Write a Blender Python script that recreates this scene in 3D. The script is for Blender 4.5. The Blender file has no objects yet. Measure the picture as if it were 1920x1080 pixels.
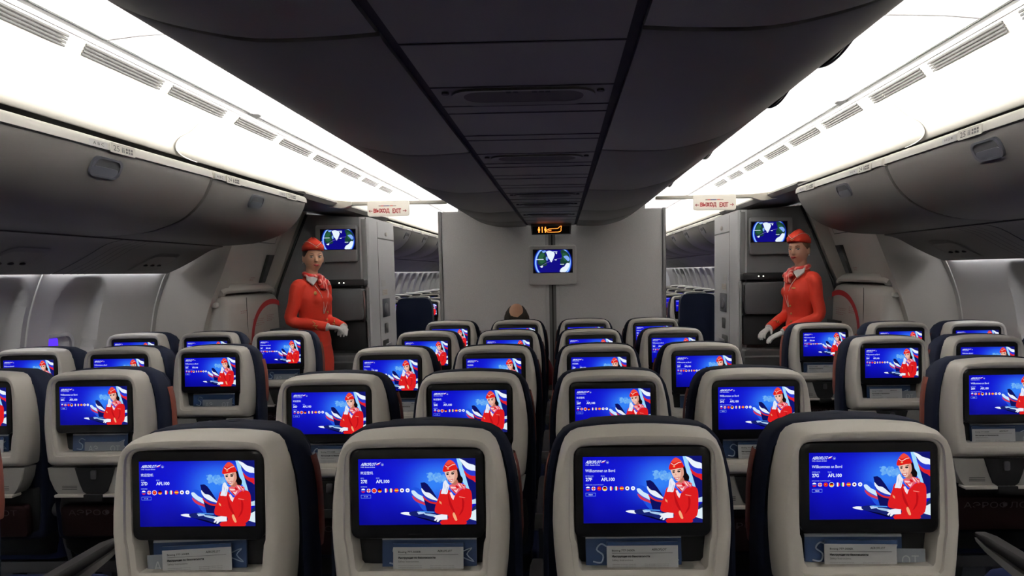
import bpy, math, random
from mathutils import Vector, Matrix
random.seed(7)
S = bpy.context.scene
COL = S.collection
PI = math.pi
# ------------------------------------------------------------------ camera
FPX = 1227.73; YAW, PITCH, ROLL = 0.02275, -0.06612, -0.01668
cd = bpy.data.cameras.new('camera'); cam = bpy.data.objects.new('camera', cd); COL.objects.link(cam)
cd.sensor_width = 36; cd.lens = 36*FPX/1920
cd.shift_x = -65.38/1920; cd.shift_y = 49.6/1920
cd.clip_start = .02; cd.clip_end = 100
_F = Vector((-math.sin(YAW)*math.cos(PITCH), math.cos(YAW)*math.cos(PITCH), math.sin(PITCH)))
_R0 = Vector((math.cos(YAW), math.sin(YAW), 0)); _U0 = _R0.cross(_F)
_R = _R0*math.cos(ROLL)+_U0*math.sin(ROLL); _U = -_R0*math.sin(ROLL)+_U0*math.cos(ROLL)
mw = Matrix((_R, _U, -_F)).transposed().to_4x4(); mw.translation = Vector((0.0756, 0, 1.48))
cam.matrix_world = mw
S.camera = cam
# ------------------------------------------------------------------ world and exposure
w = bpy.data.worlds.new('world'); S.world = w; w.use_nodes = True
w.node_tree.nodes['Background'].inputs[0].default_value = (0.01, 0.012, 0.02, 1)
w.node_tree.nodes['Background'].inputs[1].default_value = .3
S.view_settings.view_transform = 'Standard'; S.view_settings.look = 'None'
S.view_settings.gamma = 1; S.view_settings.use_curve_mapping = False
S.view_settings.exposure = 0.35
LAMP_CENTRE = 560.0    # tubes on top of the centre bins
LAMP_WALL = 28.0      # strips behind the valance
# ------------------------------------------------------------------ materials
def lin(c):
    return tuple(((x/12.92) if x <= .04045 else ((x+.055)/1.055)**2.4) for x in c)
def hexc(h): return lin(tuple(int(h[i:i+2], 16)/255 for i in (0, 2, 4)))
def mat(name, col, rough=.5, metal=0, bump=0, bscale=400, spec=.5, noise=0, coat=0, nscale=6):
    m = bpy.data.materials.new(name); m.use_nodes = True
    nt = m.node_tree; b = nt.nodes['Principled BSDF']
    b.inputs['Base Color'].default_value = (*col, 1); b.inputs['Roughness'].default_value = rough
    b.inputs['Metallic'].default_value = metal; b.inputs['Specular IOR Level'].default_value = spec
    b.inputs['Coat Weight'].default_value = coat
    tc = nt.nodes.new('ShaderNodeTexCoord')
    if bump:
        n = nt.nodes.new('ShaderNodeTexNoise'); n.inputs['Scale'].default_value = bscale; n.inputs['Detail'].default_value = 3
        bp = nt.nodes.new('ShaderNodeBump'); bp.inputs['Strength'].default_value = bump; bp.inputs['Distance'].default_value = .001
        nt.links.new(tc.outputs['Object'], n.inputs['Vector']); nt.links.new(n.outputs['Fac'], bp.inputs['Height'])
        nt.links.new(bp.outputs['Normal'], b.inputs['Normal'])
    if noise:
        n = nt.nodes.new('ShaderNodeTexNoise'); n.inputs['Scale'].default_value = nscale; n.inputs['Detail'].default_value = 5
        r = nt.nodes.new('ShaderNodeValToRGB')
        r.color_ramp.elements[0].position = .3; r.color_ramp.elements[1].position = .7
        r.color_ramp.elements[0].color = (*[c*(1-noise) for c in col], 1); r.color_ramp.elements[1].color = (*[min(1, c*(1+noise)) for c in col], 1)
        nt.links.new(tc.outputs['Object'], n.inputs['Vector']); nt.links.new(n.outputs['Fac'], r.inputs['Fac'])
        nt.links.new(r.outputs['Color'], b.inputs['Base Color'])
    return m
def emis(name, col, s=1.0, sample=False):
    m = bpy.data.materials.new(name); m.use_nodes = True
    nt = m.node_tree; b = nt.nodes['Principled BSDF']
    b.inputs['Base Color'].default_value = (0, 0, 0, 1); b.inputs['Roughness'].default_value = .3
    b.inputs['Emission Color'].default_value = (*col, 1); b.inputs['Emission Strength'].default_value = s; b.inputs['Specular IOR Level'].default_value = 0
    if not sample: m.cycles.emission_sampling = 'NONE'
    return m
def artmat(name, s=1.0, emit=True):
    m = bpy.data.materials.new(name); m.use_nodes = True
    nt = m.node_tree; b = nt.nodes['Principled BSDF']
    a = nt.nodes.new('ShaderNodeAttribute'); a.attribute_name = 'Col'
    if emit:
        b.inputs['Base Color'].default_value = (0, 0, 0, 1); b.inputs['Roughness'].default_value = .25
        b.inputs['Specular IOR Level'].default_value = .05
        nt.links.new(a.outputs['Color'], b.inputs['Emission Color']); b.inputs['Emission Strength'].default_value = s
        m.cycles.emission_sampling = 'NONE'
    else:
        nt.links.new(a.outputs['Color'], b.inputs['Base Color']); b.inputs['Roughness'].default_value = .35
    return m
M = dict(
    shell=mat('shell plastic', (.77, .73, .665), .42, bump=.25, bscale=900),
    shell_low=mat('lower shell plastic', (.33, .32, .30), .5, bump=.25, bscale=900),
    navy=mat('navy fabric', (.0022, .0038, .012), .9, spec=.12, bump=.5, bscale=700),
    navy2=mat('navy seat fabric', (.007, .011, .04), .9, spec=.12, bump=.5, bscale=500),
    orange=mat('orange fabric', (.12, .02, .008), .85, bump=.4, bscale=600),
    bezel=mat('black glossy bezel', (.003, .003, .004), .3, spec=.25),
    black=mat('black plastic', (.006, .006, .007), .6, spec=.2),
    recess=mat('dark pocket lining', (.006, .006, .008), .9),
    metal=mat('brushed metal', (.45, .45, .46), .3, metal=1),
    steel=mat('dark steel', (.12, .12, .13), .4, metal=.8),
    armtop=mat('armrest pad', (.014, .013, .013), .7, spec=.2),
    armlow=mat('armrest trim', (.17, .165, .155), .45),
    pocketred=mat('seat pocket cloth', (.008, .0025, .003), .9, spec=.1),
    pockettxt=mat('pocket lettering', (.04, .036, .04), .8, spec=.1),
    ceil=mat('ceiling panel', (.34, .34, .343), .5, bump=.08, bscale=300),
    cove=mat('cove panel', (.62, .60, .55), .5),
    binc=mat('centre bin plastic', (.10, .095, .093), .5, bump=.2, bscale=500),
    bin=mat('bin plastic', (.10, .094, .088), .5, bump=.2, bscale=500),  # off-white bins darkened, the shade on their faces put into the colour
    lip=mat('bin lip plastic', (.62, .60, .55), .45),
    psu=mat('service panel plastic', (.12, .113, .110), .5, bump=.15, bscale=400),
    gap=mat('dark gap', (.006, .006, .006), .8),
    groove=mat('dark groove line', (.035, .032, .032), .7),  # own dark tone of joints, ribs and small print
    side=mat('sidewall panel', (.62, .60, .58), .5, bump=.3, bscale=350),
    shade=mat('window shade', (.46, .455, .45), .5),
    seam=mat('sidewall seam strip', (.75, .74, .7), .4),
    door=mat('door lining', (.50, .47, .43), .5, bump=.2, bscale=400),
    part=mat('partition laminate', (.79, .79, .80), .55, noise=.05, nscale=160, bump=.2, bscale=500),
    partedge=mat('partition edge strip', (.16, .16, .165), .4),
    gal=mat('monument laminate', (.64, .64, .65), .5, noise=.03, nscale=120),
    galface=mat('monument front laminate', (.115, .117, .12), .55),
    galdark=mat('jumpseat panel', (.032, .033, .035), .6),
    handle=mat('latch cup', (.055, .058, .07), .35),
    handledark=mat('latch cavity', (.02, .02, .022), .6),
    placard=mat('placard', (.66, .64, .58), .5),
    ink=mat('black ink', (.015, .015, .015), .6),
    redink=mat('red ink', (.30, .012, .012), .6),
    darkred=mat('arrow red', (.36, .015, .018), .55),
    signw=mat('sign plastic', (.72, .68, .60), .4),
    carpet=mat('cabin carpet', (.012, .013, .02), .95, bump=.6, bscale=300, noise=.3, nscale=60),
    paper=mat('printed card', (.56, .57, .58), .5),
    magblue=mat('magazine cover blue', (.02, .045, .12), .35),
    maglight=mat('magazine page edge', (.55, .58, .60), .5),
    magtxt=mat('magazine lettering', (.45, .52, .62), .5),
    greycard=mat('small grey card', (.20, .22, .25), .5),
    greycardtxt=mat('small card lettering', (.40, .42, .45), .5),
    green=mat('safety card green', (.01, .12, .05), .6),
    uniform=mat('orange red uniform cloth', (.58, .028, .008), .75, bump=.5, bscale=500),
    uniform2=mat('orange red uniform cloth skirt', (.50, .024, .007), .8, bump=.5, bscale=500),
    white=mat('white cotton', (.62, .61, .60), .8, bump=.3, bscale=500),
    gold=mat('gold thread', (.55, .32, .10), .45, metal=.4),
    trimw=mat('white piping', (.75, .7, .66), .6),
    skin=mat('skin', (.50, .27, .17), .5, spec=.3), skinf=mat('fair skin', (.46, .25, .17), .5, spec=.3),
    hair=mat('dark brown hair', (.018, .009, .006), .5, bump=.8, bscale=200), hairb=mat('light brown hair', (.12, .065, .03), .5, bump=.8, bscale=200),
    hairm=mat('dark greying hair', (.014, .010, .008), .8, spec=.15, bump=1, bscale=200),
    lips=mat('lips', (.24, .015, .018), .5, spec=.25), eyew=mat('eye white', (.6, .57, .54), .3), iris=mat('iris', (.01, .007, .005), .2),
    pearl=mat('pearl', (.8, .78, .75), .2), redshirt=mat('dark red sweater', (.18, .01, .015), .85),
    shoe=mat('red shoe leather', (.3, .02, .01), .3), stocking=mat('stockings', (.28, .15, .10), .6),
    tubec=emis('centre cove tube', (1.0, .965, .90), LAMP_CENTRE, True),
    tubef=emis('forward cove tube', (1.0, .965, .90), LAMP_CENTRE*1.12, True),
    tubew=emis('wall wash tube', (.93, .95, 1.0), LAMP_WALL, True),
    amber=emis('amber sign light', (1.0, .30, .03), 3.0, True),
    amberc=emis('amber sign core', (1.0, .22, .03), 2.6, True),
    led=emis('led light', (1, 1, .85), 2.2), ledg=emis('green led', (.1, 1, .2), 1.5), purple=emis('purple light in window', (.10, .035, .85), 1.0),
    art=artmat('screen picture', .8), txt=emis('screen lettering', (.78, .86, 1), .85), txtd=emis('screen small lettering', (.32, .42, .85), .85),
    flag=artmat('printed colour', 1, False),
)
M['signlit'] = mat('lit sign plastic', (.74, .70, .62), .4); _b = M['signlit'].node_tree.nodes['Principled BSDF']
_b.inputs['Emission Color'].default_value = (.95, .86, .74, 1); _b.inputs['Emission Strength'].default_value = .30
def scarfmat():
    m = mat('patterned scarf silk', (.55, .02, .02), .4); nt = m.node_tree; b = nt.nodes['Principled BSDF']
    tc = nt.nodes.new('ShaderNodeTexCoord'); wv = nt.nodes.new('ShaderNodeTexWave'); wv.inputs['Scale'].default_value = 9; wv.inputs['Distortion'].default_value = 9
    r = nt.nodes.new('ShaderNodeValToRGB'); r.color_ramp.elements[0].position = .55; r.color_ramp.elements[0].color = (.5, .015, .012, 1)
    r.color_ramp.elements[1].position = .95; r.color_ramp.elements[1].color = (.75, .32, .26, 1)
    nt.links.new(tc.outputs['Object'], wv.inputs['Vector']); nt.links.new(wv.outputs['Fac'], r.inputs['Fac']); nt.links.new(r.outputs['Color'], b.inputs['Base Color'])
    return m
M['scarf'] = scarfmat()
# ------------------------------------------------------------------ mesh helpers
class MB:
    def __init__(s): s.v = []; s.f = []; s.m = []; s.c = []; s.mats = []
    def mi(s, m):
        if m not in s.mats: s.mats.append(m)
        return s.mats.index(m)
    def add(s, vs, fs, m, col=None):
        o = len(s.v); k = s.mi(m); s.v += [tuple(p) for p in vs]
        for f in fs: s.f.append(tuple(o+i for i in f)); s.m.append(k); s.c.append(col)
    def box(s, a, b, m):
        (x0, y0, z0), (x1, y1, z1) = a, b
        s.add([(x0, y0, z0), (x1, y0, z0), (x1, y1, z0), (x0, y1, z0), (x0, y0, z1), (x1, y0, z1), (x1, y1, z1), (x0, y1, z1)],
              [(0, 3, 2, 1), (4, 5, 6, 7), (0, 1, 5, 4), (1, 2, 6, 5), (2, 3, 7, 6), (3, 0, 4, 7)], m)
    def loft(s, rings, m, closed=True, cap0=False, cap1=False, ms=None):
        n = len(rings[0]); o = len(s.v)
        for r in rings: s.v += [tuple(p) for p in r]
        for i in range(len(rings)-1):
            k = s.mi(ms[i] if ms else m)
            for j in range(n if closed else n-1):
                a = o+i*n+j; b = o+i*n+(j+1) % n
                s.f.append((a, b, b+n, a+n)); s.m.append(k); s.c.append(None)
        k = s.mi(m)
        if cap0: s.f.append(tuple(o+j for j in reversed(range(n)))); s.m.append(s.mi(ms[0]) if ms else k); s.c.append(None)
        if cap1: s.f.append(tuple(o+(len(rings)-1)*n+j for j in range(n))); s.m.append(s.mi(ms[-1]) if ms else k); s.c.append(None)
    def rbox(s, a, b, r, m, seg=3, axis='y'):
        # box with the outline rounded in the plane across axis and small edge bevels
        (x0, y0, z0), (x1, y1, z1) = a, b
        if axis == 'y': u0, u1, w0, w1, d0, d1 = x0, x1, z0, z1, y0, y1; mk = lambda u, w, d: (u, d, w)
        elif axis == 'x': u0, u1, w0, w1, d0, d1 = y0, y1, z0, z1, x0, x1; mk = lambda u, w, d: (d, u, w)
        else: u0, u1, w0, w1, d0, d1 = x0, x1, y0, y1, z0, z1; mk = lambda u, w, d: (u, w, d)
        bv = min(r*.5, (d1-d0)*.3)
        def ring(ins, d): return [mk(u, w, d) for u, w in rrect(u0+ins, u1-ins, w0+ins, w1-ins, max(r-ins, .0005), seg)]
        s.loft([ring(bv, d0), ring(bv*.3, d0+bv*.3), ring(0, d0+bv), ring(0, d1-bv), ring(bv*.3, d1-bv*.3), ring(bv, d1)], m, cap0=True, cap1=True)
    def tube(s, pts, rad, m, n=8, cap=True, sq=1):
        pts = [Vector(p) for p in pts]
        if not isinstance(rad, (list, tuple)): rad = [rad]*len(pts)
        rings = []; up = None
        for i, p in enumerate(pts):
            t = (pts[min(i+1, len(pts)-1)]-pts[max(i-1, 0)]).normalized()
            if up is None: up = Vector((0, 0, 1)) if abs(t.z) < .9 else Vector((0, 1, 0))
            a = t.cross(up).normalized(); b = a.cross(t).normalized(); up = b
            r = rad[i]; ra, rb = (r if isinstance(r, tuple) else (r, r*sq))
            rings.append([p+a*ra*math.cos(2*PI*k/n)+b*rb*math.sin(2*PI*k/n) for k in range(n)])
        s.loft(rings, m, cap0=cap, cap1=cap)
    def ell(s, c, r, m, n=16, k=10, rot=None):
        rings = []
        for i in range(1, k):
            th = PI*i/k
            ring = []
            for j in range(n):
                p = Vector((r[0]*math.sin(th)*math.cos(2*PI*j/n), r[1]*math.sin(th)*math.sin(2*PI*j/n), -r[2]*math.cos(th)))
                if rot is not None: p = rot @ p
                ring.append(p+Vector(c))
            rings.append(ring)
        s.loft(rings, m, cap0=True, cap1=True)
    def prism(s, poly, axis, d0, d1, m):
        if axis == 'y': mk = lambda u, w, d: (u, d, w)
        elif axis == 'x': mk = lambda u, w, d: (d, u, w)
        else: mk = lambda u, w, d: (u, w, d)
        s.loft([[mk(u, w, d0) for u, w in poly], [mk(u, w, d1) for u, w in poly]], m, cap0=True, cap1=True)
    def build(s, name, parent=None, smooth=35, fix=True, xf=None):
        me = bpy.data.meshes.new(name)
        vs = [tuple(xf @ Vector(p)) for p in s.v] if xf is not None else s.v
        me.from_pydata(vs, [], s.f)
        for m in s.mats: me.materials.append(m)
        me.polygons.foreach_set('material_index', s.m)
        if any(c is not None for c in s.c):
            ca = me.color_attributes.new('Col', 'FLOAT_COLOR', 'CORNER'); buf = []
            for f, c in zip(s.f, s.c):
                for vi in f: buf += [*(c(s.v[vi]) if callable(c) else (c or (1, 1, 1))), 1]
            ca.data.foreach_set('color', buf)
        if fix:
            import bmesh
            bm = bmesh.new(); bm.from_mesh(me); bmesh.ops.recalc_face_normals(bm, faces=bm.faces); bm.to_mesh(me); bm.free()
        if smooth:
            me.shade_smooth(); me.set_sharp_from_angle(angle=math.radians(smooth))
        me.update()
        o = bpy.data.objects.new(name, me); COL.objects.link(o)
        if parent: o.parent = parent
        return o
def rrect(u0, u1, w0, w1, r, seg=3):
    p = []
    for cx, cy, a0 in ((u1-r, w0+r, -PI/2), (u1-r, w1-r, 0), (u0+r, w1-r, PI/2), (u0+r, w0+r, PI)):
        for k in range(seg+1):
            a = a0+PI/2*k/seg; p.append((cx+r*math.cos(a), cy+r*math.sin(a)))
    return p
def smooth_poly(pts, n=4, closed=True):
    out = []; L = len(pts)
    for i in range(L if closed else L-1):
        if closed: p0, p1, p2, p3 = pts[i-1], pts[i], pts[(i+1) % L], pts[(i+2) % L]
        else: p0, p1, p2, p3 = pts[max(i-1, 0)], pts[i], pts[i+1], pts[min(i+2, L-1)]
        for k in range(n):
            t = k/n
            out.append(tuple(.5*(2*b+(c-a)*t+(2*a-5*b+4*c-d)*t*t+(-a+3*b-3*c+d)*t**3) for a, b, c, d in zip(p0, p1, p2, p3)))
    if not closed: out.append(tuple(pts[-1]))
    return out
_tc = {}
def text2d(body, bold=False):
    """outline of a word as a flat mesh: unit-size 2d verts and faces, width, height"""
    if body in _tc: return _tc[body]
    cu = bpy.data.curves.new('t', 'FONT'); cu.body = body; cu.size = 1; cu.resolution_u = 2
    if bold: cu.offset = .018
    o = bpy.data.objects.new('t', cu); COL.objects.link(o)
    dg = bpy.context.evaluated_depsgraph_get(); me = o.evaluated_get(dg).to_mesh()
    vs = [(v.co.x, v.co.y) for v in me.vertices]; fs = [tuple(p.vertices) for p in me.polygons]
    o.evaluated_get(dg).to_mesh_clear(); bpy.data.objects.remove(o); bpy.data.curves.remove(cu)
    if not vs: vs = [(0, 0), (.01, 0), (0, .01)]; fs = [(0, 1, 2)]
    x0 = min(v[0] for v in vs); x1 = max(v[0] for v in vs); y0 = min(v[1] for v in vs); y1 = max(v[1] for v in vs)
    _tc[body] = ([(x-x0, y-y0) for x, y in vs], fs, x1-x0, y1-y0)
    return _tc[body]
def put_text(mb, body, mk, u, v, w=None, h=None, m=None, slant=0, bold=False):
    """place a word with lower-left corner u,v; mk maps (u,v) to 3d"""
    vs, fs, tw, th = text2d(body, bold)
    sx = (w/tw) if w else h/th; sy = (h/th) if h else sx
    cyr = bold and (body == 'EXIT' or any(ord(ch) > 500 for ch in body)); e = (h or w*.2)*(.05 if h > .03 else .025)*(.4 if body == 'EXIT' else 1) if cyr else 0
    for i, (du, dv) in enumerate(((-e, -e), (e, e), (-e, e), (e, -e)) if cyr else ((0, 0),)):
        mb.add([tuple(Vector(mk(u+x*sx+y*sy*slant+du, v+y*sy+dv))-Vector((0, .0001*i, 0))) for x, y in vs], fs, m)
def tag(o, label=None, cat=None, group=None, kind=None):
    if label: o['label'] = label
    if cat: o['category'] = cat
    if group: o['group'] = group
    if kind: o['kind'] = kind
    return o
def empty(name, loc, rz=0):
    o = bpy.data.objects.new(name, None); o.location = loc; o.rotation_euler = (0, 0, rz); o.empty_display_size = .1
    COL.objects.link(o); return o
def copy_tree(o, parent=None, skip=()):
    c = o.copy(); COL.objects.link(c); c.parent = parent
    for ch in list(o.children):
        if ch.name.split('.')[0] in skip: continue
        copy_tree(ch, c, skip)
    return c
def strip(prof, y0, y1, m, name, kind='structure', parent=None, ms=None, extra_y=()):
    """profile polyline (x,z) extruded along y"""
    b = MB(); ys = [y0, *extra_y, y1]
    b.loft([[(x, y, z) for x, z in prof] for y in ys], m, closed=False)
    o = b.build(name, parent, smooth=30, fix=False)
    if kind: o['kind'] = kind
    return o
def mir(prof, s): return [(x*s, z) for x, z in prof]
Y0, Y1 = -4.0, 17.0
# ================================================================== the cabin shell
o = MB(); o.box((-3.3, Y0, -.1), (3.3, Y1, 0), M['carpet']); o.build('floor', smooth=0)['kind'] = 'structure'
for nm, y in (('wall_rear', Y0-.05), ('wall_front', Y1)):
    o = MB(); o.box((-3.3, y, 0), (3.3, y+.05, 2.9), M['part']); o.build(nm, smooth=0)['kind'] = 'structure'
# --- ceiling: flat centre (behind the bins) and the two aisle panels
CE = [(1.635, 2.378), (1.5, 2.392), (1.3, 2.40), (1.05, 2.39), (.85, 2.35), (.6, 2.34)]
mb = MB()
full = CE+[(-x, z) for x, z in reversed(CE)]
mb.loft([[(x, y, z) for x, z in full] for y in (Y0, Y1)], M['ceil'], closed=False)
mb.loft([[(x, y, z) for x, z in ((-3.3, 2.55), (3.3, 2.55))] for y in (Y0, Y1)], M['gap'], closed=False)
for s in (-1, 1):      # dark joint along the panels, rail beside it
    mb.loft([[(x*s, y, z) for x, z in ((1.625, 2.376), (1.628, 2.41), (1.643, 2.41), (1.645, 2.368))] for y in (Y0, Y1)], M['gap'], closed=False)
    mb.loft([[(x*s, y, z) for x, z in ((1.645, 2.368), (1.66, 2.358), (1.675, 2.362))] for y in (Y0, Y1)], M['ceil'], closed=False)
    for y in (-1.2, 0.1, 1.4, 2.50, 3.69, 5.45, 6.9, 8.2, 9.5):   # cross joints
        wd = .05 if abs(y-3.69) < .01 else .008
        mb.loft([[(x*s, yy, z-.0015) for x, z in CE[:5]] for yy in (y, y+.006)], M['groove'], closed=False)
        if wd > .01:
            mb.loft([[(x*s, yy, z-.0015) for x, z in CE[:5]] for yy in (y+.05, y+.055)], M['groove'], closed=False)
            mb.add([(1.645*s, y-.05, 2.372), (1.645*s, y+.07, 2.372), (1.60*s, y+.035, 2.3795), (1.60*s, y-.005, 2.3795)], [(0, 1, 2, 3)], M['gap'])
    for y in (1.95, 4.55, 6.1):                         # flush square hatches
        for a, b_ in ((0, 0), (.05, 0)):
            mb.add([(x*s, yy, 2.3955) for x, yy in ((1.43, y+a), (1.50, y+a), (1.50, y+a+.005), (1.43, y+a+.005))], [(0, 1, 2, 3)], M['groove'])
        mb.add([(x*s, yy, 2.3945) for x, yy in ((1.50, y), (1.506, y), (1.506, y+.055), (1.50, y+.055))], [(0, 1, 2, 3)], M['groove'])
c = mb.build('ceiling', smooth=30, fix=False); c['kind'] = 'structure'
# --- cove (wash) panels above the side bins
n = 0
for s, side in ((-1, 'left'), (1, 'right')):
    pf = smooth_poly([(1.675, 2.362), (1.76, 2.322), (1.86, 2.272), (1.97, 2.226), (2.07, 2.194), (2.135, 2.183), (2.155, 2.186)], 4, False)
    mb = MB()
    segs = [(Y0, Y1)]
    for a, b_ in segs:
        k = .006
        mb.loft([[(x*s, y, z) for x, z in pf] for y in (a+k, b_-k)], M['cove'], closed=False)
        mb.loft([[((x+.012)*s, y, z+.012) for x, z in pf] for y in (b_-.02, b_+.02)], M['lip'], closed=False)
    mb.loft([[(x*s, y, z) for x, z in ((2.155, 2.186), (2.35, 2.185), (2.35, 2.0))] for y in (Y0, Y1)], M['gap'], closed=False)  # black sheet stands in for the shade of the open void
    # rounded cover where the cove changes at the bin joint
    ring = smooth_poly([(.02, .0), (.10, .03), (.17, .09), (.20, .18), (.20, .27)], 4, False)
    # raised filler hood between cove panel joints
    n += 1
    o = mb.build('trim_%d' % n, smooth=30, fix=False); o['kind'] = 'structure'
    # raised rounded edge on the forward cove panel (seen as a soft curl)
    def covept(t, off):
        i = min(int(t*(len(pf)-1)), len(pf)-2); f = t*(len(pf)-1)-i
        x = pf[i][0]*(1-f)+pf[i+1][0]*f; z = pf[i][1]*(1-f)+pf[i+1][1]*f
        return (x-off*.55, z-off*.83)
    tr = MB(); pts = []
    for k in range(21):
        t = .06+k/20*.84; yy = 3.38+.14*min(1, t/.4)+.5*max(0, (t-.45)/.45)**1.6
        x, z = covept(t, .002); pts.append((x*s, yy, z))
    tr.tube(pts, .002, M['cove'], 6); n += 1
    tr.build('trim_%d' % n, fix=False)['kind'] = 'structure'
# --- side cove lamps on top of the bins, centre cove lamps, wall wash strips
def lamp_run(name, label, s, x, z, segs, m, r=.012, group=None):
    for i, (a, b_) in enumerate(segs):
        t = MB(); t.tube([(s*x, a, z), (s*x, b_, z)], r, m, 8)
        if name == 'ceiling_tube' and a > 3: t.mats = [M['tubef']]
        o = t.build(name, fix=False); tag(o, label % ('nearest', 'second', 'third', 'fourth', 'fifth', 'farthest', 'last')[i] if '%s' in label else label, 'lamp', group)
for s, side in ((-1, 'left'), (1, 'right')):
    lamp_run('ceiling_tube', 'white lamp tube above the centre bins by the %s aisle, %%s run' % side, s, .80, 2.158, [(-3.9, .4), (.42, 3.0), (3.05, 5.5), (5.85, 8.6), (8.65, 12.6), (12.65, 16.9)], M['tubec'], .014, 'lamp tubes above the %s edge of the centre bins' % side)
    lamp_run('wall_tube', 'white strip lamp behind the valance above the %s windows, %%s run' % side, s, 2.742, 1.535, [(.5, 2.38), (2.44, 3.5), (3.56, 4.58), (7.0, 16.9)], M['tubew'], .006, 'strip lamps above the %s windows' % side)
# --- sidewalls with window recesses, built as a fine grid
WIN = [-1.0, -.45, .1, .65, 1.2, 1.75, 2.3, 2.86, 3.30, 3.90]
WINF = [7.45+.533*i for i in range(17)]
SP = [(2.735, 1.60), (2.755, 1.53), (2.79, 1.46), (2.83, 1.36), (2.865, 1.25), (2.89, 1.12), (2.915, .95), (2.93, .75), (2.93, .5), (2.90, .25), (2.84, 0)]
SPs = smooth_poly(SP, 4, False)
def wprof(z):
    for (x0, z0), (x1, z1) in zip(SPs, SPs[1:]):
        if z1 <= z <= z0: return x0+(x1-x0)*(z0-z)/max(z0-z1, 1e-6)
    return SPs[-1][0]
def sidewall(s, ya, yb, wins, name):
    mb = MB(); st = .02 if yb < 5 else .035
    zs = [1.60-.02*i for i in range(0, 42)]+[.7, .5, .3, .15, 0]
    ny = int(round((yb-ya)/st)); ys = [ya+(yb-ya)*i/ny for i in range(ny+1)]
    def dep(y, z):
        d = 0
        for wy in wins:
            if abs(y-wy) > .24: continue
            u = (y-wy)/.185; v = (z-1.215)/.255
            r = (abs(u)**3.2+abs(v)**3.6)**(1/3.4)
            t = max(0, min(1, (1.05-r)/.11)); t = t*t*(3-2*t)
            dd = .040+.04*max(0, min(1, (1.46-z)/.45))
            d = max(d, t*dd)
        return d
    rings = [[((wprof(z)+dep(y, z))*s, y, z) for z in zs] for y in ys]
    mb.loft(rings, M['side'], closed=False)
    o = mb.build(name, smooth=50, fix=False); o['kind'] = 'structure'; return o
nt = 20; nw = 0
for s, side in ((-1, 'left'), (1, 'right')):
    sidewall(s, -1.3, 4.80, WIN, 'wall_'+side)
    sidewall(s, 6.85, Y1, WINF, 'wall_'+side+'_forward')
    mb = MB(); mb.loft([[(x*s, y, z) for x, z in SPs] for y in (Y0, -1.3)], M['side'], closed=False)
    mb.build('wall_'+side+'_rear', smooth=30, fix=False)['kind'] = 'structure'
    for y in (1.30, 2.41, 3.535, 4.65)+tuple(7.1+1.07*i for i in range(9)):
        mb = MB(); mb.loft([[((x-.002)*s, y-.007, z) for x, z in SPs], [((x-.007)*s, y-.003, z) for x, z in SPs], [((x-.007)*s, y+.003, z) for x, z in SPs], [((x-.002)*s, y+.007, z) for x, z in SPs]], M['seam'], closed=False)
        nt += 1; mb.build('trim_%d' % nt, fix=False)['kind'] = 'structure'
    # windows: closed shades low in each recess; the one near the doors on the left is partly open
    for wy in (2.86, 3.30, 3.90):
        mb = MB()
        zt = 1.20
        lit = (s == -1 and wy == 3.90)
        zz = 1.155 if lit else 1.10
        wq = wy-.07; fr = rrect(wq-.125, wq+.125, .98, zz, .05, 4); inn = rrect(wq-.105, wq+.105, 1.0, zz-.02, .04, 4)
        xs = 2.945*s
        mb.loft([[(xs+.01*s, y, z) for y, z in fr], [(xs-.012*s, y, z) for y, z in fr], [(xs-.012*s, y, z) for y, z in inn], [(xs+.004*s, y, z) for y, z in inn]], M['shade'])
        mb.add([(xs+.004*s, y, z) for y, z in inn], [tuple(range(len(inn)))], M['shade'])
        if lit:
            g = rrect(wq-.100, wq+.01, 1.06, 1.13, .012, 3)
            mb.add([(xs-.001*s, y, z) for y, z in g], [tuple(range(len(g)))], M['purple'])
        nw += 1; mb.build('window_%d' % nw, smooth=40)['kind'] = 'structure'
# --- dado trim at seat level
    mb = MB(); mb.box((min(2.86*s, 2.94*s), Y0, 0), (max(2.86*s, 2.94*s), 4.8, .12), M['galdark'])
    mb.build('baseboard_'+side, smooth=0)['kind'] = 'structure'
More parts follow.
